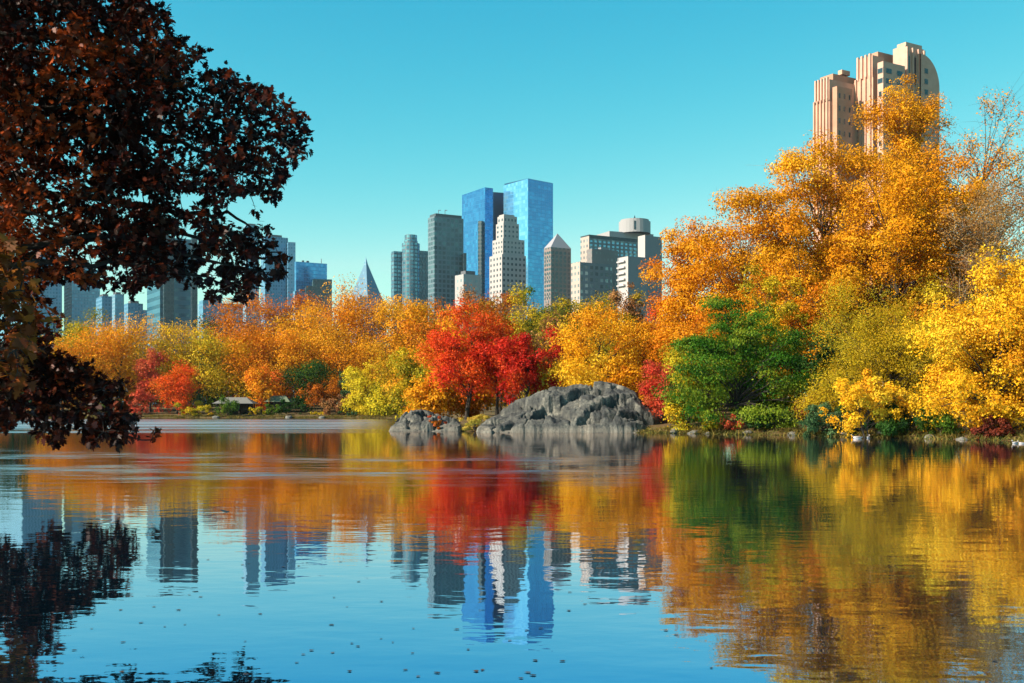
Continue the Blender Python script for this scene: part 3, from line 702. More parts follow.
def sample(poly, n, dlo, dhi, rs, holes=()):  # holes: openings between the boughs
    xs = [p[0] for p in poly]; ys = [p[1] for p in poly]; out = []
    while len(out) < n:
        x = rs.uniform(min(xs), max(xs)); y = rs.uniform(min(ys), max(ys))
        jx = 26 * (noise2(np.array(x / 15), np.array(y / 15), 91) - .5); jy = 26 * (noise2(np.array(x / 15), np.array(y / 15), 92) - .5)
        if not in_poly(x + float(jx), y + float(jy), poly): continue
        if holes and x > 180 and rs.uniform() < .42: continue
        if any(((x - a) / c) ** 2 + ((y - b) / d) ** 2 < 1 for a, b, c, d in holes): continue
        if noise2(np.array(x / 38), np.array(y / 26), 77) < .30 and rs.uniform() < .5: continue
        out.append(P(x, y, rs.uniform(dlo, dhi)))
    return out
rs_ = np.random.RandomState(5)
oak_cl = sample(UP, 4300, 22, 26.5, rs_, HOLES) + sample(LOW, 700, 22.5, 25, rs_) + sample(MIDP, 60, 22, 25, rs_) + sample(OFF, 1000, 19, 31, rs_) + sample(OFF2, 350, 22, 26, rs_) 
oak_cl += [P(152 + i * 2, 437 - i * 3, 24.5) for i in range(3)]
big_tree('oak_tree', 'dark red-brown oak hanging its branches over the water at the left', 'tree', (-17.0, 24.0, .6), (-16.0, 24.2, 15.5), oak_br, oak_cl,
         [(.035, .006, .003), (.05, .008, .003), (.024, .005, .003), (.13, .020, .005), (.028, .008, .004), (.03, .006, .003)], .155, .42, 8, 3, (.27, .048, .009))  # the brighter red and the rust tone stand in for sunlit leaves
gold_br = [
    Pd((-160, 250, 17), (-60, 270, 17), (20, 290, 17.3)), Pd((-160, 320, 17), (-60, 330, 17), (15, 350, 17.2)), Pd((-200, 200, 18), (-100, 200, 18)),
    Pd((-420, 150, 17), (-480, 60, 18)), Pd((-300, 100, 15), (-280, 30, 14)), Pd((-330, 40, 19), (-300, -100, 20))]
GP = [(-150, 230), (-20, 255), (30, 265), (48, 290), (40, 330), (30, 372), (8, 395), (-60, 400), (-150, 380)]
gold_cl = sample(GP, 190, 16.4, 18, rs_) + sample([(-620, -350), (-150, -300), (-110, 250), (-500, 300)], 900, 13, 21, rs_)
big_tree('oak_tree', 'golden brown leaved oak branch entering at the left edge', 'tree', (-14.6, 15.5, .6), (-13.8, 15.5, 12), gold_br, gold_cl,
         [(.24, .075, .008), (.30, .10, .010), (.16, .05, .008), (.16, .04, .008)], .22, .34, 6, 9)

# ------------------------------------------------------------------ rocks
def rock(name, label, prof, y0, y1, yr, res, cell, seed, amp=1.0):
    """fractured schist: tilted slab blocks (cells) stacked under a crest line; crest prof (x, z); water front y0, crest yr, back y1"""
    xs = np.array([p[0] for p in prof]); zs = np.array([p[1] for p in prof])
    X, Y = np.meshgrid(np.arange(xs[0] - .3, xs[-1] + .3, res), np.arange(y0 - .6, y1, res))
    wx = X + (fbm2(X * .9, Y * .9, seed) - .47) * .45; wy = Y + (fbm2(X * .9, Y * .9, seed + 9) - .47) * .45
    def env(x, y):
        t = np.clip((y - y0) / (yr - y0), 0, 1); tb = np.clip((y1 - y) / (y1 - yr), 0, 1)
        f = .24 * np.clip(t / .13, 0, 1) ** .7 + .76 * np.clip((t - .16) / .84, 0, 1) ** .85
        return np.interp(x, xs, zs) * np.minimum(f, tb ** .6)
    def cells(size, s, asp):
        r2 = np.random.RandomState(s)
        n = int((xs[-1] - xs[0]) * (y1 - y0) / size ** 2) + 4
        c = np.stack([r2.uniform(xs[0], xs[-1], n), r2.uniform(y0 - .6, y1, n)], 1)
        d1 = np.full(X.shape, 1e9); d2 = d1.copy(); id_ = np.zeros(X.shape, int); rot = r2.normal(.5, .25, n)
        for i in range(n):
            dx = wx - c[i, 0]; dy = wy - c[i, 1]
            a = (dx * math.cos(.5) + dy * math.sin(.5)) / asp; b = (-dx * math.sin(.5) + dy * math.cos(.5)) * asp
            dd = np.maximum(np.abs(a), np.abs(b)) * .6 + np.hypot(a, b) * .4
            nw = dd < d1; d2 = np.where(nw, d1, np.minimum(d2, dd)); d1 = np.where(nw, dd, d1); id_ = np.where(nw, i, id_)
        off = r2.uniform(-1, 1, n); tx = r2.normal(-.1, .6, n); ty = r2.normal(-.1, .5, n)
        return c, id_, off, tx, ty, d2 - d1
    c1, i1, o1, tx1, ty1, e1 = cells(cell, seed + 1, 1.35); c2, i2, o2, tx2, ty2, e2 = cells(cell * .5, seed + 2, 1.25)
    E = env(wx, wy); k = np.clip(E / .7, 0, 1)
    top = env(c1[:, 0], c1[:, 1])[i1]                    # each slab keeps the height of its own middle
    slab = top + tx1[i1] * (wx - c1[i1, 0]) + ty1[i1] * (wy - c1[i1, 1])
    Z = .60 * E + .40 * slab + k * amp * (.22 * o1[i1] - .75 * np.exp(-(e1 / .09) ** 1.3) + .15 * o2[i2] + .42 * (tx2[i2] * (wx - c2[i2, 0]) + ty2[i2] * (wy - c2[i2, 1])) - .22 * np.exp(-(e2 / .045) ** 1.3))
    Z = np.clip(Z, E - .75, E + .38)
    Z = np.where(E < .05, E, Z) + k * (np.abs(fbm2(X * 2.6 + Y, Y * 2.6, seed + 4) - .47) - .08) * .5 + k * (fbm2(X * 7, Y * 7, seed + 6) - .47) * .07
    Z = np.minimum(Z, np.interp(wx, xs, zs) + .15)
    edge = np.minimum(np.clip((X - xs[0]) / .3, 0, 1), np.clip((xs[-1] - X) / .3, 0, 1))
    Z = np.where((E <= 0.02) | (Y < y0 - .2), -.35, Z * edge - .35 * (1 - edge))
    ny, nx = X.shape
    org = np.array([xs.mean(), yr, 0])
    ii = np.arange(ny - 1)[:, None] * nx + np.arange(nx - 1)[None, :]
    Q = np.stack([ii, ii + 1, ii + nx + 1, ii + nx], -1).reshape(-1, 4)
    me = np_mesh(name, np.stack([X, Y, Z], -1).reshape(-1, 3) - org, Q, M_ROCK, False)
    o = bpy.data.objects.new(name, me); o.location = org; link(o)
    return tag(o, label, 'rock')
def crest(pts, d): return [((x - 512) / F * d, CAM_H + (HOR - y) / F * d) for x, y in pts]
rock('rock_outcrop', 'big grey fractured rock outcrop rising from the lake in the middle',
     crest([(474, 433), (484, 425), (494, 414), (510, 403), (530, 398), (548, 388), (566, 389), (582, 385), (600, 383), (616, 386), (630, 391), (646, 402), (662, 418), (684, 432)], 80), 75.6, 86, 80, .07, 2.5, 21)
rock('rock_outcrop', 'low dark grey rock slabs left of the main outcrop',
     crest([(389, 433), (394, 423), (404, 413), (418, 411), (436, 414), (448, 416), (458, 423), (466, 432)], 83), 80.2, 87, 83, .07, 1.5, 45)

# ------------------------------------------------------------------ skyline
def solve(px, C, dx, dy):
    t = (px - 512) / F
    return (t * C[1] - C[0]) / (dx - t * dy)
def foot(pxl, pxc, pxr, d, th=32, depth=30.):
    """footprint whose nearest corner is seen at column pxc; left face ends at pxl, right face at pxr"""
    th = math.radians(th); rx, ry = math.cos(th), math.sin(th)
    C = np.array([(pxc - 512) / F * d, d]); wr = solve(pxr, C, rx, ry)
    wl = depth if pxl is None else solve(pxl, C, -ry, rx)
    R_ = np.array([rx, ry]); L_ = np.array([-ry, rx])
    return [tuple(C), tuple(C + R_ * wr), tuple(C + R_ * wr + L_ * wl), tuple(C + L_ * wl)]
def zt(y, d): return CAM_H + (HOR - y) / F * d
G0 = 2.0
def building(name, label, fp):
    c = np.mean(np.array(fp), 0)
    return empty(name, (c[0], c[1], G0), label, 'building', None)
def part(root, name, mats, fn):
    b = MB(); fn(b)
    o = b.build(name, mats, None); o.parent = root; o.matrix_parent_inverse.identity()
    o.location = -Vector(root.location); return o
M_ROOF = plain('roof_grey', (.16, .17, .18), .8)
M_STEEL = plain('steel', (.3, .32, .34), .4, .6)
UNIT = {}
def windows(root, a, b, z0, z1, nu, nv, fw, fh, mat, limit=100, name='window', pane=None, thick=.25):
    """window children on the wall from a to b (plan points), outward normal to the right of a->b"""
    a = np.array(a); b = np.array(b); W = np.linalg.norm(b - a); u = (b - a) / W; nrm = np.array([u[1], -u[0]])
    cw = W / nu; ch = (z1 - z0) / nv; n = 0
    key = (mat.name, round(cw * fw, 2), round(ch * fh, 2), thick)
    if key not in UNIT:
        m = MB(); m.box((0, 0), (1, 0), (0, 1), cw * fw, thick, -ch * fh / 2, ch * fh / 2); 
        me = bpy.data.meshes.new('window'); me.from_pydata(m.v, [], m.f); me.materials.append(mat); UNIT[key] = me
        if pane:
            m = MB(); m.box((0, 0), (1, 0), (0, 1), cw * fw * .84, thick, -ch * fh * .45, ch * fh * .45)
            pe = bpy.data.meshes.new('pane'); pe.from_pydata(m.v, [], m.f); pe.materials.append(pane); UNIT[key + ('p',)] = pe
    for j in range(nv - 1, -1, -1):
        for i in range(nu):
            if n >= limit: return
            p = a + u * cw * (i + .5) + nrm * (.03 - thick / 2 + .05)
            o = bpy.data.objects.new(name, UNIT[key]); link(o, root)
            o.location = Vector((p[0], p[1], z0 + ch * (j + .5))) - root.location
            o.rotation_euler.z = math.atan2(u[1], u[0])
            if pane:
                q = bpy.data.objects.new('pane', UNIT[key + ('p',)]); link(q, o); q.location = (0, -.04, 0)
            n += 1

BLUE1 = facade('blue_glass', (.07, .35, .74), (.035, .20, .45), 3.0, 4.2, .9, .86, .08, .75, .25, .3, (.08, .42, .75), .6)
BLUE2 = facade('blue_glass_lit', (.18, .60, .98), (.13, .42, .68), 3.0, 4.2, .9, .8, .1, .7, .25, .5, (.28, .60, .80), .5)  # paler copy for the left face, its brighter light put into the colour
TEALG = facade('teal_glass', (.10, .18, .22), (.05, .16, .24), 4.5, 4.0, .72, .62, .12, .5, .5, .5, (.16, .36, .44))
GRID = facade('dark_grid', (.17, .26, .29), (.025, .06, .08), 4.2, 4.3, .66, .66, .15, .3, .6, .5, (.10, .2, .22))
STRIPE = facade('striped', (.06, .24, .32), (.03, .11, .16), 60, 8.5, .99, .45, .2, .2, .4, .1)
SLATE = facade('slate_blue', (.12, .34, .50), (.05, .17, .27), 3.4, 4.2, .6, .6, .2, .3, .6, .3)
PALEB = facade('pale_blue', (.22, .42, .52), (.12, .28, .38), 3.4, 4.2, .6, .6, .2, .3, .6, .3)
DARKT = facade('dark_teal', (.02, .05, .065), (.015, .035, .05), 3.4, 4.2, .6, .6, .2, .3, .5, .2)
WHITE = facade('white_stone', (.52, .50, .46), (.16, .2, .22), 5.0, 5.2, .42, .42, .2, .1, .8, .3)
CREAM_LIT = facade('lit_cream_brick', (.60, .50, .40), (.12, .14, .15), 4.5, 4.6, .45, .5, .2, .1, .8, .4)  # for sunlit left walls, the light is part of the colour
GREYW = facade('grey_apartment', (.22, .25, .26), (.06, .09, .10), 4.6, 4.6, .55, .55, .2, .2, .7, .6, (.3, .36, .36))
BROWN = facade('brown_brick', (.34, .26, .22), (.06, .08, .09), 4.0, 4.4, .5, .5, .2, .2, .8, .4)
PLAINW = plain('pale_concrete', (.45, .45, .43), .8)
PLAING = plain('grey_concrete', (.30, .31, .31), .8)
PYR = facade('copper_roof', (.12, .30, .42), (.08, .16, .21), 5, 7, .5, .5, .4, .0, .6, .2)
GLASSD = plain('dark_glass', (.03, .05, .06), .12, .0, .6)
GLASSB = plain('blue_window', (.04, .09, .11), .1, .2, .6)

def simple(name, label, pxl, pxc, pxr, top, d, mat, th=32, extra=None, depth=35., chunk='facade'):
    fp = foot(pxl, pxc, pxr, d, th, depth); r = building(name, label, fp)
    part(r, chunk, [mat, M_ROOF], lambda b: b.prism(fp, G0, zt(top, d), 0, 1))
    # parapet and roof plant
    c = np.mean(np.array(fp), 0); z = zt(top, d)
    A = np.array(fp); sc = .55
    in_ = [tuple(c + (p - c) * sc) for p in A]
    for q_ in range(2):
        rq = random.Random(int(pxc * 10) + q_); e0 = A[0] + (A[1] - A[0]) * rq.uniform(.2, .8) + (A[3] - A[0]) * rq.uniform(.25, .7); w_ = rq.uniform(2.2, 4.5); h_ = rq.uniform(1.6, 4)
        part(r, 'roof_cabin', [M_ROOF], lambda b: b.box(e0, (.85, .53), (-.53, .85), w_, w_ * .7, z - .2, z + h_))
    if extra != 'none': part(r, 'roof_plant', [M_ROOF], lambda b: b.prism(in_, z - .5, z + 3.0))
    return r, fp

# buildings hidden by the oak (their reflections show in the lake)
simple('office_tower', 'grey blue office block hidden behind the oak at the far left', -10, 22, 62, 252, 1300, SLATE)
simple('office_tower', 'pale blue office block glimpsed between the oak leaves', 64, 72, 100, 268, 1350, PALEB)
simple('office_block', 'low dark slate block between oak leaves left of the striped tower', 96, 102, 112, 296, 1200, SLATE)
simple('office_block', 'low pale block below the oak leaves left of the striped tower', 110, 115, 124, 294, 1280, PALEB)
simple('office_block', 'small dark framed block just left of the striped tower', 124, 128, 143, 303, 1150, SLATE)
simple('office_block', 'long low slate block behind the framed block left of the striped tower', 98, 102, 150, 308, 1500, SLATE)
simple('office_block', 'long low pale block between the striped tower and the slim pale tower', 196, 199, 262, 304, 1600, PALEB)
fp = foot(147, 160, 197, 1100, 32); r = building('office_tower', 'teal striped glass tower with a dark vertical shaft below the oak', fp)
part(r, 'facade', [STRIPE, M_ROOF], lambda b: b.prism(fp, G0, zt(237, 1100), 0, 1))
fq = foot(None, 164, 174, 1090, 25, 8); part(r, 'service_shaft', [DARKT], lambda b: b.prism(fq, G0, zt(235, 1090)))
fs = foot(None, 192, 197.6, 1092, 25, 8); part(r, 'corner_shaft', [DARKT], lambda b: b.prism(fs, G0, zt(236, 1092)))
simple('office_block', 'slate block right of the striped tower', 199, 203, 222, 300, 1000, SLATE)
simple('office_tower', 'slim pale blue tower peeping over the oak twigs', 243, 246, 259, 225, 1500, PALEB)
r, fp = simple('office_tower', 'broad blue grey slab tower with a stepped right shoulder', 261, 265, 288, 236, 1350, SLATE)
fq = foot(None, 288, 295.5, 1352, 17, 30); part(r, 'shoulder', [SLATE, M_ROOF], lambda b: b.prism(fq, G0, zt(242, 1352), 0, 1))
r, fp = simple('office_tower', 'bright blue glass office with a rooftop mast', 294.5, 296, 327, 261.5, 1250, BLUE1, extra='none')
part(r, 'mast', [M_STEEL], lambda b: b.box(fp[1] - np.array([7, -3]), (1, 0), (0, 1), .7, .7, zt(261.5, 1250), zt(256, 1250)))
fp = foot(None, 313, 332, 900, 12, 25); r = building('office_block', 'dark stepped office block in front of the bright blue glass', fp)
part(r, 'facade', [DARKT, M_ROOF], lambda b: b.prism(fp, G0, zt(279, 900), 0, 1))
fq = foot(None, 306, 313, 901, 12, 22); part(r, 'lower_wing', [DARKT, M_ROOF], lambda b: b.prism(fq, G0, zt(285.5, 901), 0, 1))
simple('office_block', 'low teal block left of the dark stepped office', 293, 295, 306, 291, 940, SLATE, extra='none')
# pyramid
fp = foot(346, 368, 386, 1400, 42); r = building('pyramid_tower', 'tower with a tall blue pyramid roof above the orange trees', fp)
part(r, 'facade', [SLATE], lambda b: b.prism(fp, G0, zt(306, 1400)))
c = np.mean(np.array(fp), 0); part(r, 'pyramid_roof', [PYR], lambda b: b.cone(fp, zt(306, 1400), ((366 - 512) / F * c[1], c[1], zt(257, 1400))))
part(r, 'finial', [PALEB], lambda b: b.cone([tuple(c + (np.array(p) - c) * .12) for p in fp], zt(263, 1400), (c[0], c[1], zt(254, 1400))))
# curved glass tower
d = 1150
fp = foot(391, 394, 403, d, 30, 25); r = building('glass_tower', 'blue glass tower with a rounded middle shaft and crossed bracing', fp)
part(r, 'left_wing', [TEALG, M_ROOF], lambda b: b.prism(fp, G0, zt(251, d), 0, 1))
cc = np.array([(410.5 - 512) / F * (d + 2), d + 6.])
circ = lambda rad: [tuple(cc + rad * np.array([math.cos(a), math.sin(a)])) for a in np.linspace(0, 2 * math.pi, 20, endpoint=False)]
part(r, 'round_shaft', [TEALG, M_ROOF], lambda b: b.prism(circ(9.5), G0, zt(243, d), 0, 1))
part(r, 'round_cap', [TEALG, M_ROOF], lambda b: (b.prism(circ(7.2), zt(243, d), zt(240, d), 0, 1), b.prism(circ(6.6), zt(240, d), zt(234.5, d), 0, 1)))
fq = foot(None, 419, 428.5, d + 4, 26, 20); part(r, 'right_wing', [facade('brace_glass', (.05, .10, .13), (.04, .09, .12), 4, 4, .8, .8, .2, .3, .5, .2), M_ROOF], lambda b: b.prism(fq, G0, zt(250, d), 0, 1))
def brace(b, za, zb_):
    A = np.array(fq[0]); B = np.array(fq[1]); n = np.array([.44, -.90]) * .6
    for (s, e) in ((A, B), (B, A)):
        s = s + n; e = e + n; w = .55
        b.poly([(*s, za - w), (*e, zb_ - w), (*e, zb_ + w), (*s, za + w)]); b.poly([(*(s - n * .5), za + w), (*(e - n * .5), zb_ + w), (*(e - n * .5), zb_ - w), (*(s - n * .5), za - w)])
for ya, yb in ((252, 278), (278, 304)):
    part(r, 'cross_brace', [PLAINW], lambda b: brace(b, zt(yb, d), zt(ya, d)))
# dark grid tower
d = 1000
fp = foot(428, 434.5, 463.5, d, 30); r = building('office_tower', 'dark green-grey gridded office tower with rooftop cranes', fp)
part(r, 'facade', [GRID, M_ROOF], lambda b: b.prism(fp, G0, zt(216, d), 0, 1))
c = np.mean(np.array(fp), 0)
part(r, 'roof_parapet', [plain('dark_parapet', (.08, .12, .13), .6)], lambda b: b.prism([tuple(c + (np.array(p) - c) * .9) for p in fp], zt(216, d), zt(213, d)))
for px in (438, 444.5):
    q = np.array([(px - 512) / F * d, d + 8])
    part(r, 'roof_crane', [M_STEEL], lambda b: (b.box(q, (1, 0), (0, 1), .5, .5, zt(213.2, d), zt(209, d)), b.box(q + np.array([.9, 0]), (1, 0), (0, 1), 2.4, .5, zt(209, d), zt(208.4, d))))
part(r, 'side_plant', [DARKT], lambda b: b.prism(foot(None, 464, 466.5, d + 6, 14, 12), G0, zt(252, d)))
# twin blue glass towers
d = 1180
fp = foot(462, 485, 493, d, 36); r = building('glass_tower', 'left one of the two tall blue glass towers', fp)
def slant(b, fp, za, zl, mi=0):
    """prism with a roof line falling to the back left corner"""
    tops = [za, za, zl, zl]; u = 0
    for i in range(4):
        a = fp[i]; e = fp[(i + 1) % 4]; w = math.hypot(e[0] - a[0], e[1] - a[1])
        b.poly([(*a, G0), (*e, G0), (*e, tops[(i + 1) % 4]), (*a, tops[i])], [(u, G0), (u + w, G0), (u + w, tops[(i + 1) % 4]), (u, tops[i])], mi); u += w
    b.poly([(*fp[i], tops[i]) for i in range(4)], None, 1)
part(r, 'facade', [BLUE1, M_ROOF], lambda b: slant(b, fp, zt(187.2, d), zt(188.5, d)))
fq = foot(None, 493.1, 504, d + 22, 20, 30); part(r, 'recess_wall', [plain('navy_glass', (.03, .11, .22), .2, .4), M_ROOF], lambda b: b.prism(fq, G0, zt(188, d), 0, 1))
fq2 = foot(None, 478, 481.5, d + 1, -33, 4); part(r, 'dark_slot', [DARKT], lambda b: b.prism(fq2, G0, zt(221, d)))
d = 1160
fp2 = foot(503.5, 528, 553, d, 42); r = building('glass_tower', 'right and taller one of the two blue glass towers', fp2)
A = np.array(fp2)
part(r, 'facade', [BLUE1, BLUE2, M_ROOF], lambda b: (slant(b, fp2, zt(178.6, d), zt(180, d)), b.mi.__setitem__(3, 1), b.mi.__setitem__(4, 2)))
part(r, 'roof_rim', [plain('blue_rim', (.03, .12, .25), .3, .5)], lambda b: b.prism([tuple(A.mean(0) + (p - A.mean(0)) * .96) for p in A], zt(182, d), zt(178.2, d)))
# white stepped tower
d = 940
r = building('stone_tower', 'white stepped stone tower in front of the blue glass towers', foot(490, 503, 526, d, 32))
steps = [('base_tier', 489.5, 502, 526, 254), ('middle_tier', 492.5, 503, 524.5, 238), ('upper_tier', 496, 503.5, 519, 222), ('crown_tier', 497.5, 503.8, 517, 214.5)]
for i, (nm, l, c_, rr, tp) in enumerate(steps):
    fq = foot(l, c_, rr, d + i * 1.5, 32)
    part(r, nm, [PLAINW if False else plain('white_stone_wall', (.56, .53, .48), .8), M_ROOF], lambda b: b.prism(fq, G0 if i == 0 else zt(steps[i - 1][4], d) - .4, zt(tp, d), 0, 1))
    nv = {0: 8, 1: 3, 2: 3, 3: 1}[i]; bot = {0: 300, 1: 254, 2: 238, 3: 222}[i]
    windows(r, fq[0], fq[1], zt(bot, d) + .6, zt(tp, d) - 1, 6 if i < 2 else 4, nv, .42, .45, GLASSB, 60)
    windows(r, fq[3], fq[0], zt(bot, d) + .6, zt(tp, d) - 1, 4 if i < 2 else 2, nv, .36, .45, GLASSB, 40)
fq = foot(499, 504, 514.5, d + 8, 32); part(r, 'roof_house', [plain('white_stone_wall', (.56, .53, .48), .8)], lambda b: b.prism(fq, zt(214.5, d) - .3, zt(212.5, d)))
simple('apartment_block', 'small white block below the dark gridded tower', 455, 463.5, 481, 274, 800, WHITE, 33)
# capped tower
d = 900
fp = foot(544, 551, 571, d, 31); r = building('capped_tower', 'brown brick tower with a pale pyramid cap', fp)
part(r, 'facade', [BROWN, M_ROOF], lambda b: b.prism(fp, G0, zt(247, d), 0, 1))
c = np.mean(np.array(fp), 0)
part(r, 'pyramid_cap', [plain('pale_cap', (.42, .42, .42), .6)], lambda b: b.cone([tuple(c + (np.array(p) - c) * 1.02) for p in fp], zt(247, d), (c[0], c[1], zt(231.5, d))))
windows(r, fp[0], fp[1], zt(300, d), zt(250, d), 5, 12, .55, .6, GLASSB, 60)
windows(r, fp[3], fp[0], zt(300, d), zt(250, d), 3, 12, .5, .6, GLASSB, 36)
# grey apartment group with sunlit cream left walls
d = 820
fp = foot(571, 580, 612, d, 30); r = building('apartment_block', 'low grey apartment house with a sunlit cream side', fp)
part(r, 'facade', [GREYW, M_ROOF], lambda b: b.prism(fp, G0, zt(262, d), 0, 1))
part(r, 'lit_side_wall', [CREAM_LIT], lambda b: b.prism(foot(571, 580.0, 580.6, d - .4, 30), G0, zt(261.5, d)))  # cream left wall over a grey front: sunlight put into the colour
d = 900
fp = foot(580.5, 589, 641, d, 30); r = building('apartment_block', 'wide apartment house with a dark top band and sunlit cream side', fp)
part(r, 'facade', [GREYW, M_ROOF], lambda b: b.prism(fp, G0, zt(238, d), 0, 1))
part(r, 'top_band', [plain('dark_band', (.05, .075, .085), .5), M_ROOF], lambda b: b.prism(fp, zt(238, d), zt(234.5, d), 0, 1))
part(r, 'lit_side_wall', [CREAM_LIT], lambda b: b.prism(foot(580.5, 589, 589.6, d - .4, 30), G0, zt(236, d)))  # left wall again in cream, with the sunlight painted in
windows(r, fp[0], fp[1], zt(262, d), zt(239, d), 12, 6, .5, .5, PALEB, 72)
d = 840
fp = foot(587, 592, 618, d, 30); r = building('apartment_block', 'grey brown middle tier in front of the dark topped apartment house', fp)
part(r, 'facade', [facade('grey_brown', (.27, .25, .23), (.12, .12, .12), 3.6, 4.6, .35, .4, .3, .1, .8, .3), M_ROOF], lambda b: b.prism(fp, G0, zt(248.5, d), 0, 1))
part(r, 'roof_house', [PLAING], lambda b: b.prism(foot(598, 601, 609, d + 6, 30), zt(248.5, d) - .3, zt(246, d)))
d = 930
c0 = np.array([(636.5 - 512) / F * d, d + 14]); r = empty('rotunda_building', (c0[0], c0[1], G0), 'pale round drum building with a small dark finial on top', 'building')
cr_ = lambda rad: [tuple(c0 + rad * np.array([math.cos(a), math.sin(a)])) for a in np.linspace(0, 2 * math.pi, 28, endpoint=False)]
part(r, 'terrace', [PLAINW, M_ROOF], lambda b: b.prism(foot(None, 609.5, 653.5, d, 24, 36.), G0, zt(231, d), 0, 1))
part(r, 'drum', [PLAINW, M_ROOF], lambda b: b.prism(cr_(13.6), zt(231, d) - .3, zt(219.5, d), 0, 1))
part(r, 'drum_cap', [PLAINW, M_ROOF], lambda b: b.prism(cr_(12.2), zt(219.5, d) - .3, zt(217.5, d), 0, 1))
part(r, 'drum_slot', [DARKT], lambda b: b.box(c0 + np.array([-1.4, -13.5]), (1, 0), (0, 1), 1.4, .7, zt(229, d), zt(220.5, d)))
part(r, 'finial', [DARKT], lambda b: b.cone([tuple(c0 + np.array(p)) for p in ((-1.2, -1.2), (1.2, -1.2), (1.2, 1.2), (-1.2, 1.2))], zt(217.6, d), (c0[0], c0[1], zt(212, d))))
d = 800
fp = foot(638, 645, 662, d, 30); r = building('apartment_block', 'tall grey block with a sunlit pale edge beside the orange trees', fp)
part(r, 'facade', [PLAING, M_ROOF], lambda b: b.prism(fp, G0, zt(235.5, d), 0, 1))
part(r, 'lit_edge_wall', [plain('lit_edge', (.60, .56, .50), .8)], lambda b: b.prism(foot(638, 645, 645.4, d - .4, 30), G0, zt(235, d)))  # left face coloured paler than the grey front to look sunlit
windows(r, fp[3], fp[0], zt(256, d), zt(250, d), 2, 1, .5, .5, GLASSD, 4)
d = 760
fp = foot(617.5, 628, 647, d, 30); r = building('apartment_block', 'lower grey block with white balconies on its sunlit side', fp)
part(r, 'facade', [PLAING, M_ROOF], lambda b: b.prism(fp, G0, zt(256, d), 0, 1))
part(r, 'lit_side_wall', [plain('lit_edge', (.60, .56, .50), .8)], lambda b: b.prism(foot(619, 628, 628.4, d - .4, 30), G0, zt(256.4, d)))  # sunlight on the left face painted as a paler tone
L_ = np.array(fp[3]) - np.array(fp[0]); n_ = np.array([-L_[1], L_[0]]) / np.linalg.norm(L_)
if n_[0] > 0: n_ = -n_
for y_ in (261.5, 267.5, 273.5, 279.5, 285.5):
    part(r, 'balcony', [plain('balcony_white', (.66, .63, .58), .7)], lambda b: b.box(np.array(fp[0]) + L_ * .55 + n_ * .9, tuple(L_ / np.linalg.norm(L_)), tuple(n_), np.linalg.norm(L_) * .7, 1.8, zt(y_, d), zt(y_ - 1.4, d)))

# brick twin tower apartment house on the right
d = 330
BR = noisy('tan_brick', [(.35, (.45, .245, .175)), (.65, (.55, .32, .23))], .25, .85, .2, 8, dist=.05)
BRS = noisy('orange_brick', [(.35, (.37, .19, .125)), (.65, (.45, .24, .165))], .25, .85, .2, 8, dist=.05)
STN = noisy('pink_limestone', [(.35, (.45, .265, .205)), (.65, (.54, .335, .26))], .3, .8, .2, 8, dist=.05)
FRM = plain('window_frame', (.42, .36, .30), .6)
r = empty('brick_tower_building', ((868 - 512) / F * d, d + 10, G0), 'tan brick twin towered apartment house above the golden trees', 'building')
def B3(nm, l, c_, rr, tp, mats, dd, bot=None, th=31, dep=12.):
    fq = foot(l, c_, rr, dd, th, dep); part(r, nm, [mats, M_ROOF], lambda b: b.prism(fq, G0 if bot is None else zt(bot, dd), zt(tp, dd), 0, 1)); return fq
def pilasters(fq, n, z0, z1, mat, nm='pilaster', w=.5):
    a = np.array(fq[3]); b_ = np.array(fq[0]); u = (b_ - a) / np.linalg.norm(b_ - a); W = np.linalg.norm(b_ - a); nn = np.array([u[1], -u[0]])
    for i in range(n):
        part(r, nm, [mat], lambda b: b.box(a + u * W * (i + .5) / n + nn * .22, tuple(u), tuple(nn), W / n * w, .6, z0, z1))
# left tower
f1 = B3('tower_shaft', 813.2, 829.5, 857, 101, BR, d)
f1b = B3('tower_setback', 814.8, 829.3, 856, 79, BR, d + .8, 101.5)
f1c = B3('tower_top', 820, 833, 856, 73.5, BRS, d + 5, 80)
B3('tower_penthouse', 838, 842, 850, 69.5, BR, d + 9, 74)
fb = B3('bay', 832.5, 837, 852, 86, BRS, d - 1.2, None, 31)
pilasters(f1, 5, zt(215, d), zt(98, d), BR, w=.35); pilasters(f1b, 5, zt(101, d), zt(76, d), STN, w=.45)
windows(r, f1[3], f1[0], zt(200, d), zt(112, d), 5, 8, .34, .5, FRM, 40, pane=GLASSD, thick=.3)
windows(r, f1[3], f1[0], zt(112, d), zt(102, d), 5, 1, .42, .8, FRM, 5, pane=plain('brown_glass', (.10, .05, .035), .3), thick=.3)
windows(r, f1b[3], f1b[0], zt(100, d), zt(82, d), 5, 1, .36, .86, FRM, 5, pane=GLASSD, thick=.3)
windows(r, fb[0], fb[1], zt(190, d), zt(90, d), 3, 8, .28, .42, FRM, 24, pane=GLASSD, thick=.3)
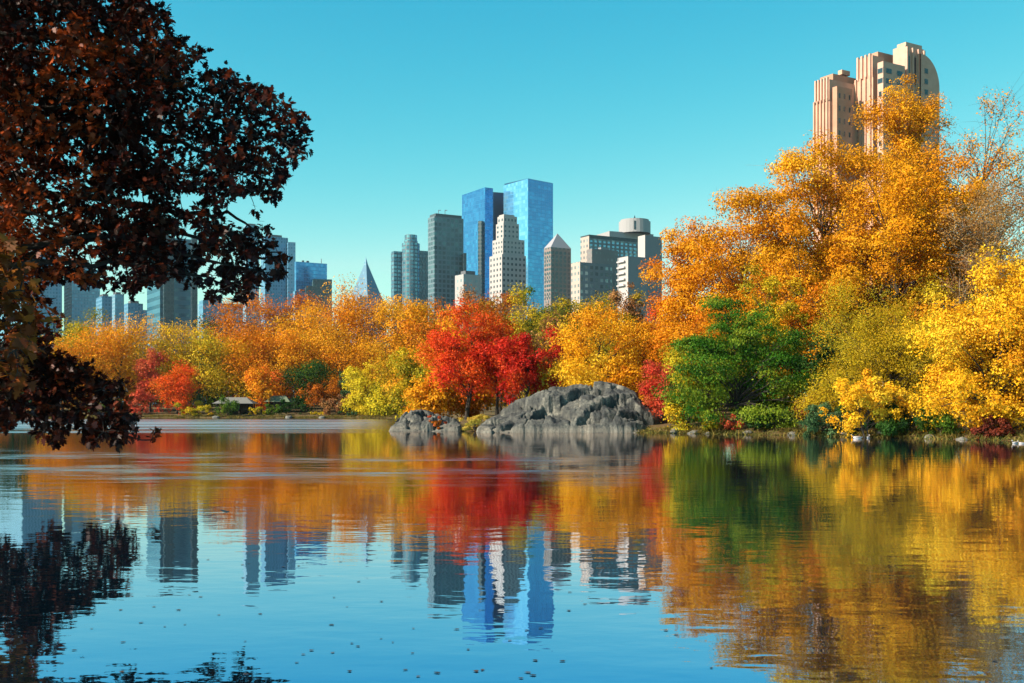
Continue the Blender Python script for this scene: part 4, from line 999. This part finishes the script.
# main tower
f2 = B3('tower_shaft', 854, 873, 884, 77, BR, d + 1)
f2b = B3('tower_setback', 856.5, 872.5, 884, 55, BR, d + 2, 77.5)
pilasters(f2, 4, zt(215, d), zt(74, d), BR, w=.35); pilasters(f2b, 4, zt(77, d), zt(51, d), STN, w=.45)
windows(r, f2[3], f2[0], zt(200, d), zt(92, d), 4, 9, .36, .5, FRM, 36, pane=GLASSD, thick=.3)
windows(r, f2[3], f2[0], zt(90, d), zt(79, d), 4, 1, .42, .8, FRM, 4, pane=plain('brown_glass', (.10, .05, .035), .3), thick=.3)
windows(r, f2b[3], f2b[0], zt(76, d), zt(58, d), 4, 1, .36, .86, FRM, 4, pane=GLASSD, thick=.3)
B3('tower_top', 868, 878, 896, 51.5, BRS, d + 8, 60)
f3 = B3('corner_bay', 877.5, 883.2, 905, 61, STN, d - 3, None, 31)
for yy in (73, 83):
    windows(r, f3[0], f3[1], zt(yy + 3, d), zt(yy - 3.2, d), 2, 1, .55, .82, FRM, 2, pane=GLASSB, thick=.3)
    windows(r, f3[3], f3[0], zt(yy + 3, d), zt(yy - 3.2, d), 1, 1, .95, .82, FRM, 1, pane=GLASSB, thick=.3)
windows(r, f3[3], f3[0], zt(200, d), zt(90, d), 1, 9, .5, .45, FRM, 9, pane=GLASSD, thick=.3)
windows(r, f3[0], f3[1], zt(200, d), zt(96, d), 2, 8, .3, .45, FRM, 16, pane=GLASSD, thick=.3)
f4 = B3('crown_shaft', 893, 905.5, 924, 45, STN, d + 3)
B3('crown_top', 897, 906, 922, 41.8, STN, d + 5, 45.5)
windows(r, f4[0], f4[1], zt(82, d), zt(50, d), 3, 1, .36, .96, FRM, 3, pane=GLASSD, thick=.3)
for sx in range(4):
    a_ = np.array(f4[0]) + (np.array(f4[1]) - np.array(f4[0])) * (.04 + .305 * sx)
    part(r, 'pilaster', [STN], lambda b: b.box(a_ + np.array([.1, -.25]), (.857, .515), (-.515, .857), .55, .8, zt(96, d), zt(43.5, d)))
# rounded right end: a half drum stepping down to the right
fw = foot(None, 921, 939.5, d + 4.5, 31, 9.)
def bullnose(b):
    A, B_, C_, D_ = [np.array(p) for p in fw]; W = np.linalg.norm(B_ - A); U = (B_ - A) / W; I = (D_ - A)
    z0 = zt(80, d); z1 = zt(48.5, d)
    prof = [(W * math.sin(t), z0 + (z1 - z0) * math.cos(t)) for t in np.linspace(0, math.pi / 2, 18)]
    front = [(*A, G0), (*B_, G0)] + [(*(A + U * w), z) for w, z in prof[::-1]]
    uv = [(np.dot(np.array(p[:2]) - A, U), p[2]) for p in front]
    b.poly(front, uv); b.poly([(p[0] + I[0], p[1] + I[1], p[2]) for p in front[::-1]], uv)
    b.poly([(*B_, G0), (*(B_ + I), G0), (*(B_ + I), z0), (*B_, z0)])
    for (w0, za), (w1, zb_) in zip(prof[:-1], prof[1:]):
        p = A + U * w0; q = A + U * w1
        b.poly([(*p, za), (*q, zb_), (*(q + I), zb_), (*(p + I), za)])
part(r, 'rounded_wing', [STN], bullnose)
windows(r, fw[0], np.array(fw[0]) * .45 + np.array(fw[1]) * .55, zt(92, d), zt(60, d), 1, 3, .35, .5, FRM, 3, pane=GLASSD, thick=.3)

# ------------------------------------------------------------------ lakeside shelter on the far shore
def Hut(px, d, w, h, dep, label, roofm):
    x = (px - 512) / F * d; z = gz(x, d) - .05
    r = empty('lakeside_shelter', (x, d, z), label, 'shelter')
    def loc(name, mat, fn):
        b = MB(); fn(b); b.build(name, mat, r)
    for sx in (-1, -.33, .33, 1):
        for sy in (-1, 1):
            loc('post', M_DARKWOOD, lambda b: b.box((sx * w * .46, sy * dep * .42), (1, 0), (0, 1), .22, .22, 0, h))
    loc('back_wall', M_DARKWOOD, lambda b: b.box((0, dep * .38), (1, 0), (0, 1), w * .86, .12, 0, h))
    loc('rail', M_DARKWOOD, lambda b: b.box((0, -dep * .42), (1, 0), (0, 1), w * .9, .1, .8, .95))
    loc('bench', M_DARKWOOD, lambda b: b.box((0, dep * .22), (1, 0), (0, 1), w * .8, .45, .4, .48))
    def roof(b):
        a, c = w * .58, dep * .62; hr = h + 1.1
        R = [(-a, -c, h), (a, -c, h), (a, c, h), (-a, c, h)]; p = (-w * .3, 0, hr); q = (w * .3, 0, hr)
        b.poly([R[0], R[1], q, p]); b.poly([R[1], R[2], q]); b.poly([R[2], R[3], p, q]); b.poly([R[3], R[0], p]); b.poly(R[::-1])
    loc('roof', roofm, roof)
    return r
Hut(236, 194, 6.2, 1.9, 4, 'dark wooden lakeside shelter with a grey hipped roof', M_ROOFWOOD)
Hut(279, 197, 4.0, 1.9, 3, 'smaller shelter half hidden right of the grey roofed one', noisy('mossy_shingles', [(.3, (.06, .08, .05)), (.7, (.18, .22, .14))], 9))

# ------------------------------------------------------------------ banks: grass fringe and stones
rs_ = np.random.RandomState(77)
gxs = rs_.uniform(-95, 30, 160000); gys = rs_.uniform(55, 200, 160000)
sd = sdist(gxs, gys); ok = (sd > -.15) & (sd < 1.3) & (np.abs(gxs) < gys * .5)
gxs, gys = gxs[ok], gys[ok]; rep_ = 16
gp = np.repeat(np.stack([gxs, gys, np.maximum(ground(gxs, gys), 0)], 1), rep_, 0) + np.concatenate([rs_.normal(0, .22, (len(gxs) * rep_, 2)), np.zeros((len(gxs) * rep_, 1))], 1)
n_ = len(gp); hh = rs_.uniform(.06, .26, n_) * np.repeat(rs_.uniform(.4, 1.3, len(gxs)), rep_); ang = rs_.uniform(0, 6.28, n_); wv = np.stack([np.cos(ang), np.sin(ang), 0 * ang], 1) * .035
lean_ = np.stack([rs_.normal(0, .15, n_), rs_.normal(0, .15, n_), hh], 1)
V = np.stack([gp - wv, gp + wv, gp + lean_ + wv * .3, gp + lean_ - wv * .3], 1).reshape(-1, 3)
gc = np.array(PAL['grassy'])[rs_.randint(0, 3, n_)] * rs_.uniform(.10, .42, n_)[:, None]
o = bpy.data.objects.new('shore_grass', np_mesh('shore_grass', V, np.arange(n_ * 4).reshape(n_, 4), M_LEAF, False, np.repeat(gc, 4, 0))); link(o); tag(o, kind='stuff')
def stone(x, y, r, sd_, label):
    bm = bmesh.new(); bmesh.ops.create_icosphere(bm, subdivisions=3, radius=1)
    P_ = np.array([v.co for v in bm.verts]); f = .75 + .5 * vnoise(P_ * 1.4 + sd_ * 7.3, 2) + .18 * vnoise(P_ * 4 + sd_, 3)
    for v, k in zip(bm.verts, f): v.co = Vector((v.co.x * k * r * 1.3, v.co.y * k * r, v.co.z * k * r * .65))
    me = bpy.data.meshes.new('shore_stone'); bm.to_mesh(me); bm.free(); me.materials.append(M_ROCK)
    o = bpy.data.objects.new('shore_stone', me); o.location = (x, y, max(gz(x, y), 0) + r * .08); o.rotation_euler.z = sd_; link(o)
    tag(o, label, 'stone', 'stones along the waterline')
for i, (px, py, r_, lab) in enumerate([(694, 433.6, .28, 'grey stone at the waterline below the green tree, left end'), (708, 433.9, .18, 'small grey stone at the waterline near the pale green shrub'), (748, 434.6, .30, 'rounded grey stone at the waterline under the green tree'), (792, 435.4, .24, 'grey stone at the waterline right of the green tree'),
    (846, 436.4, .26, 'grey stone at the waterline left of the dark headed duck'), (884, 437.2, .34, 'larger grey stone at the waterline right of the pale duck'), (930, 438.6, .28, 'grey stone at the waterline below the willow and golden tree'), (962, 439.8, .2, 'small grey stone under the right edge golden tree'), (676, 433.2, .34, 'grey stone just right of the rock outcrop'),
    (216, 418, .5, 'grey stone on the far bank left of the shelter'), (289, 418, .55, 'pale stone on the far bank right of the shelters'), (322, 418, .45, 'grey stone on the far bank under the dark wood')]):
    d_ = CAM_H * F / (py - HOR); x_ = (px - 512) / F * d_
    while sdist(np.array([x_]), np.array([d_]))[0] < -.25: d_ += .15; x_ = (px - 512) / F * d_
    stone(x_, d_, r_, i * 1.7, lab)

# ------------------------------------------------------------------ ducks
def duck(px, py, L, face, head, body, label):
    d = CAM_H * F / (py - HOR); x = (px - 512) / F * d
    r = empty('duck', (x, d, 0), label, 'duck'); r.rotation_euler.z = face
    # body lofted along a bent spine, tail to head
    sp = [(-.50, .13, .01), (-.42, .12, .05), (-.28, .085, .12), (-.05, .06, .16), (.18, .075, .14), (.30, .12, .09), (.35, .20, .062), (.37, .27, .058), (.41, .31, .066), (.46, .31, .05), (.49, .30, .02)]
    pts = np.array([(a * L, 0, b * L * 1.1) for a, b, _ in sp]); rad = np.array([c * L for _, _, c in sp])
    V, Fc = tubes([(pts, rad)], 10)
    link(bpy.data.objects.new('body', np_mesh('body', V, Fc, body, True)), r)
    V, Fc = tubes([(np.array([(.47 * L, 0, .33 * L), (.53 * L, 0, .325 * L), (.58 * L, 0, .32 * L)]), np.array([.03, .025, .008]) * L)], 8)
    link(bpy.data.objects.new('bill', np_mesh('bill', V, Fc, plain('bill', (.55, .33, .05), .5), True)), r)
    V, Fc = tubes([(np.array([(.37 * L, 0, .26 * L), (.385 * L, 0, .31 * L), (.42 * L, 0, .345 * L), (.46 * L, 0, .345 * L), (.485 * L, 0, .335 * L)]), np.array([.06, .068, .073, .06, .01]) * L)], 10)
    link(bpy.data.objects.new('head', np_mesh('head', V, Fc, head, True)), r)
    for s in (-1, 1):
        V, Fc = tubes([(np.array([(.14 * L, s * .11 * L, .12 * L), (-.1 * L, s * .13 * L, .14 * L), (-.3 * L, s * .09 * L, .155 * L), (-.42 * L, s * .04 * L, .165 * L)]), np.array([.035, .07, .05, .01]) * L)], 8)
        link(bpy.data.objects.new('wing', np_mesh('wing', V, Fc, plain('wing', (.30, .27, .24), .7), True)), r)
WHT = plain('pale_feathers', (.62, .58, .52), .7); GRNH = plain('dark_feathers', (.02, .05, .03), .4)
duck(857, 438.6, .62, math.radians(170), GRNH, WHT, 'dark headed duck on the water near the yellow low tree')
duck(868.5, 438.2, .5, math.radians(60), WHT, WHT, 'pale duck floating just right of the dark headed duck')
duck(1015, 443.5, .42, math.radians(200), WHT, WHT, 'small white duck near the right edge, left of its pair')
duck(1021.5, 443.8, .36, math.radians(160), WHT, WHT, 'small white duck at the very right edge of the lake')

# ------------------------------------------------------------------ fallen leaves afloat
FL = []
for k, colr in enumerate(((.05, .022, .012), (.03, .015, .01), (.09, .04, .012))):
    V = np.stack([LEAF[:, 0], LEAF[:, 1] - .5, .02 + .06 * np.abs(LEAF[:, 0]) + .08 * (LEAF[:, 1] - .5) ** 2], 1)
    me = np_mesh('floating_leaf', V, np.arange(len(V))[None, :], plain('wet_leaf', colr, .5)); FL.append(me)
rs_ = np.random.RandomState(8)
spots = []
while len(spots) < 95:
    px = rs_.uniform(70, 600); py = rs_.uniform(540, 680)
    if rs_.uniform() < .35: px = rs_.uniform(0, 1020); py = rs_.uniform(520, 682)
    if px > 560 and rs_.uniform() < .6: continue
    spots.append((px, py))
for px, py in spots:
    d = CAM_H * F / (py - HOR)
    o = bpy.data.objects.new('floating_leaf', FL[rs_.randint(3)]); link(o)
    s = rs_.uniform(.025, .055); o.scale = (s, s, s); o.location = ((px - 512) / F * d, d, .003); o.rotation_euler.z = rs_.uniform(0, 6.28)
    tag(o, 'small fallen leaf floating on the open lake', 'leaf', 'fallen leaves scattered on the near water')
o = bpy.data.objects.new('floating_leaf', FL[1]); link(o); o.scale = (.26, .26, .26); d = CAM_H * F / (512 - HOR); o.location = ((226 - 512) / F * d, d, .0); o.rotation_euler = (.18, .1, 1)
tag(o, 'large dark curled leaf floating alone below the orange reflection', 'leaf')

# ------------------------------------------------------------------ thin autumn haze over lake and city
hm, hnt, hout = newmat('haze')
pv = hnt.nodes.new('ShaderNodeVolumePrincipled'); pv.inputs['Density'].default_value = .00004; pv.inputs['Color'].default_value = (.75, .92, 1, 1); pv.inputs['Anisotropy'].default_value = .2
hnt.links.new(pv.outputs[0], hout.inputs['Volume'])
hb = MB(); hb.box((0, 0), (1, 0), (0, 1), 9600, 9600, -3, 300)
ho = hb.build('haze', hm); tag(ho, kind='stuff')

# ------------------------------------------------------------------ light, sky, camera
EL = math.radians(34); PHI = math.radians(24)
S = Vector((-math.cos(PHI) * math.cos(EL), -math.sin(PHI) * math.cos(EL), math.sin(EL)))
sl = bpy.data.lights.new('sun', 'SUN'); sl.energy = 5.0; sl.angle = math.radians(.5); sl.color = (1.0, .88, .72)
so = bpy.data.objects.new('sun', sl); link(so); so.rotation_euler = (-S).to_track_quat('-Z', 'Y').to_euler(); so.location = (-60, 0, 60)
wd = bpy.data.worlds.new('World'); scene.world = wd; wd.use_nodes = True
nt = wd.node_tree; nt.nodes.clear()
out = nt.nodes.new('ShaderNodeOutputWorld'); bg = nt.nodes.new('ShaderNodeBackground')
sky = nt.nodes.new('ShaderNodeTexSky'); sky.sky_type = 'NISHITA'; sky.sun_disc = False
sky.sun_elevation = EL; sky.sun_rotation = math.atan2(S.x, S.y); sky.air_density = 1.0; sky.dust_density = .3; sky.ozone_density = 1.0
sr = nt.nodes.new('ShaderNodeSeparateColor'); cb = nt.nodes.new('ShaderNodeCombineColor'); nt.links.new(sky.outputs[0], sr.inputs[0])
for i, (gm, k) in enumerate(((3.0, .062), (1.02, .96), (.6, 1.55))):      # colour grade of the clear autumn sky: deep cyan, paler low down
    v = mth(nt, 'MULTIPLY', mth(nt, 'POWER', sr.outputs[i], gm), k)
    if i == 0: v = mth(nt, 'MINIMUM', v, mth(nt, 'MULTIPLY', sr.outputs[1], .5))
    nt.links.new(v, cb.inputs[i])
nt.links.new(cb.outputs[0], bg.inputs[0]); bg.inputs[1].default_value = .09
nt.links.new(bg.outputs[0], out.inputs[0])

cam = bpy.data.cameras.new('camera'); cam.sensor_width = 36; cam.lens = F / 1024 * 36; cam.clip_start = .1; cam.clip_end = 20000
cam.shift_y = (HOR - 341.5) / 1024
co = bpy.data.objects.new('camera', cam); link(co); co.location = (0, 0, CAM_H); co.rotation_euler = (math.pi / 2, 0, 0)
scene.camera = co
scene.view_settings.view_transform = 'Standard'; scene.view_settings.look = 'None'; scene.view_settings.gamma = 1; scene.view_settings.exposure = 1.16
scene.cycles.max_bounces = 6; scene.cycles.diffuse_bounces = 3; scene.cycles.glossy_bounces = 3; scene.cycles.transmission_bounces = 3
scene.cycles.use_denoising = True
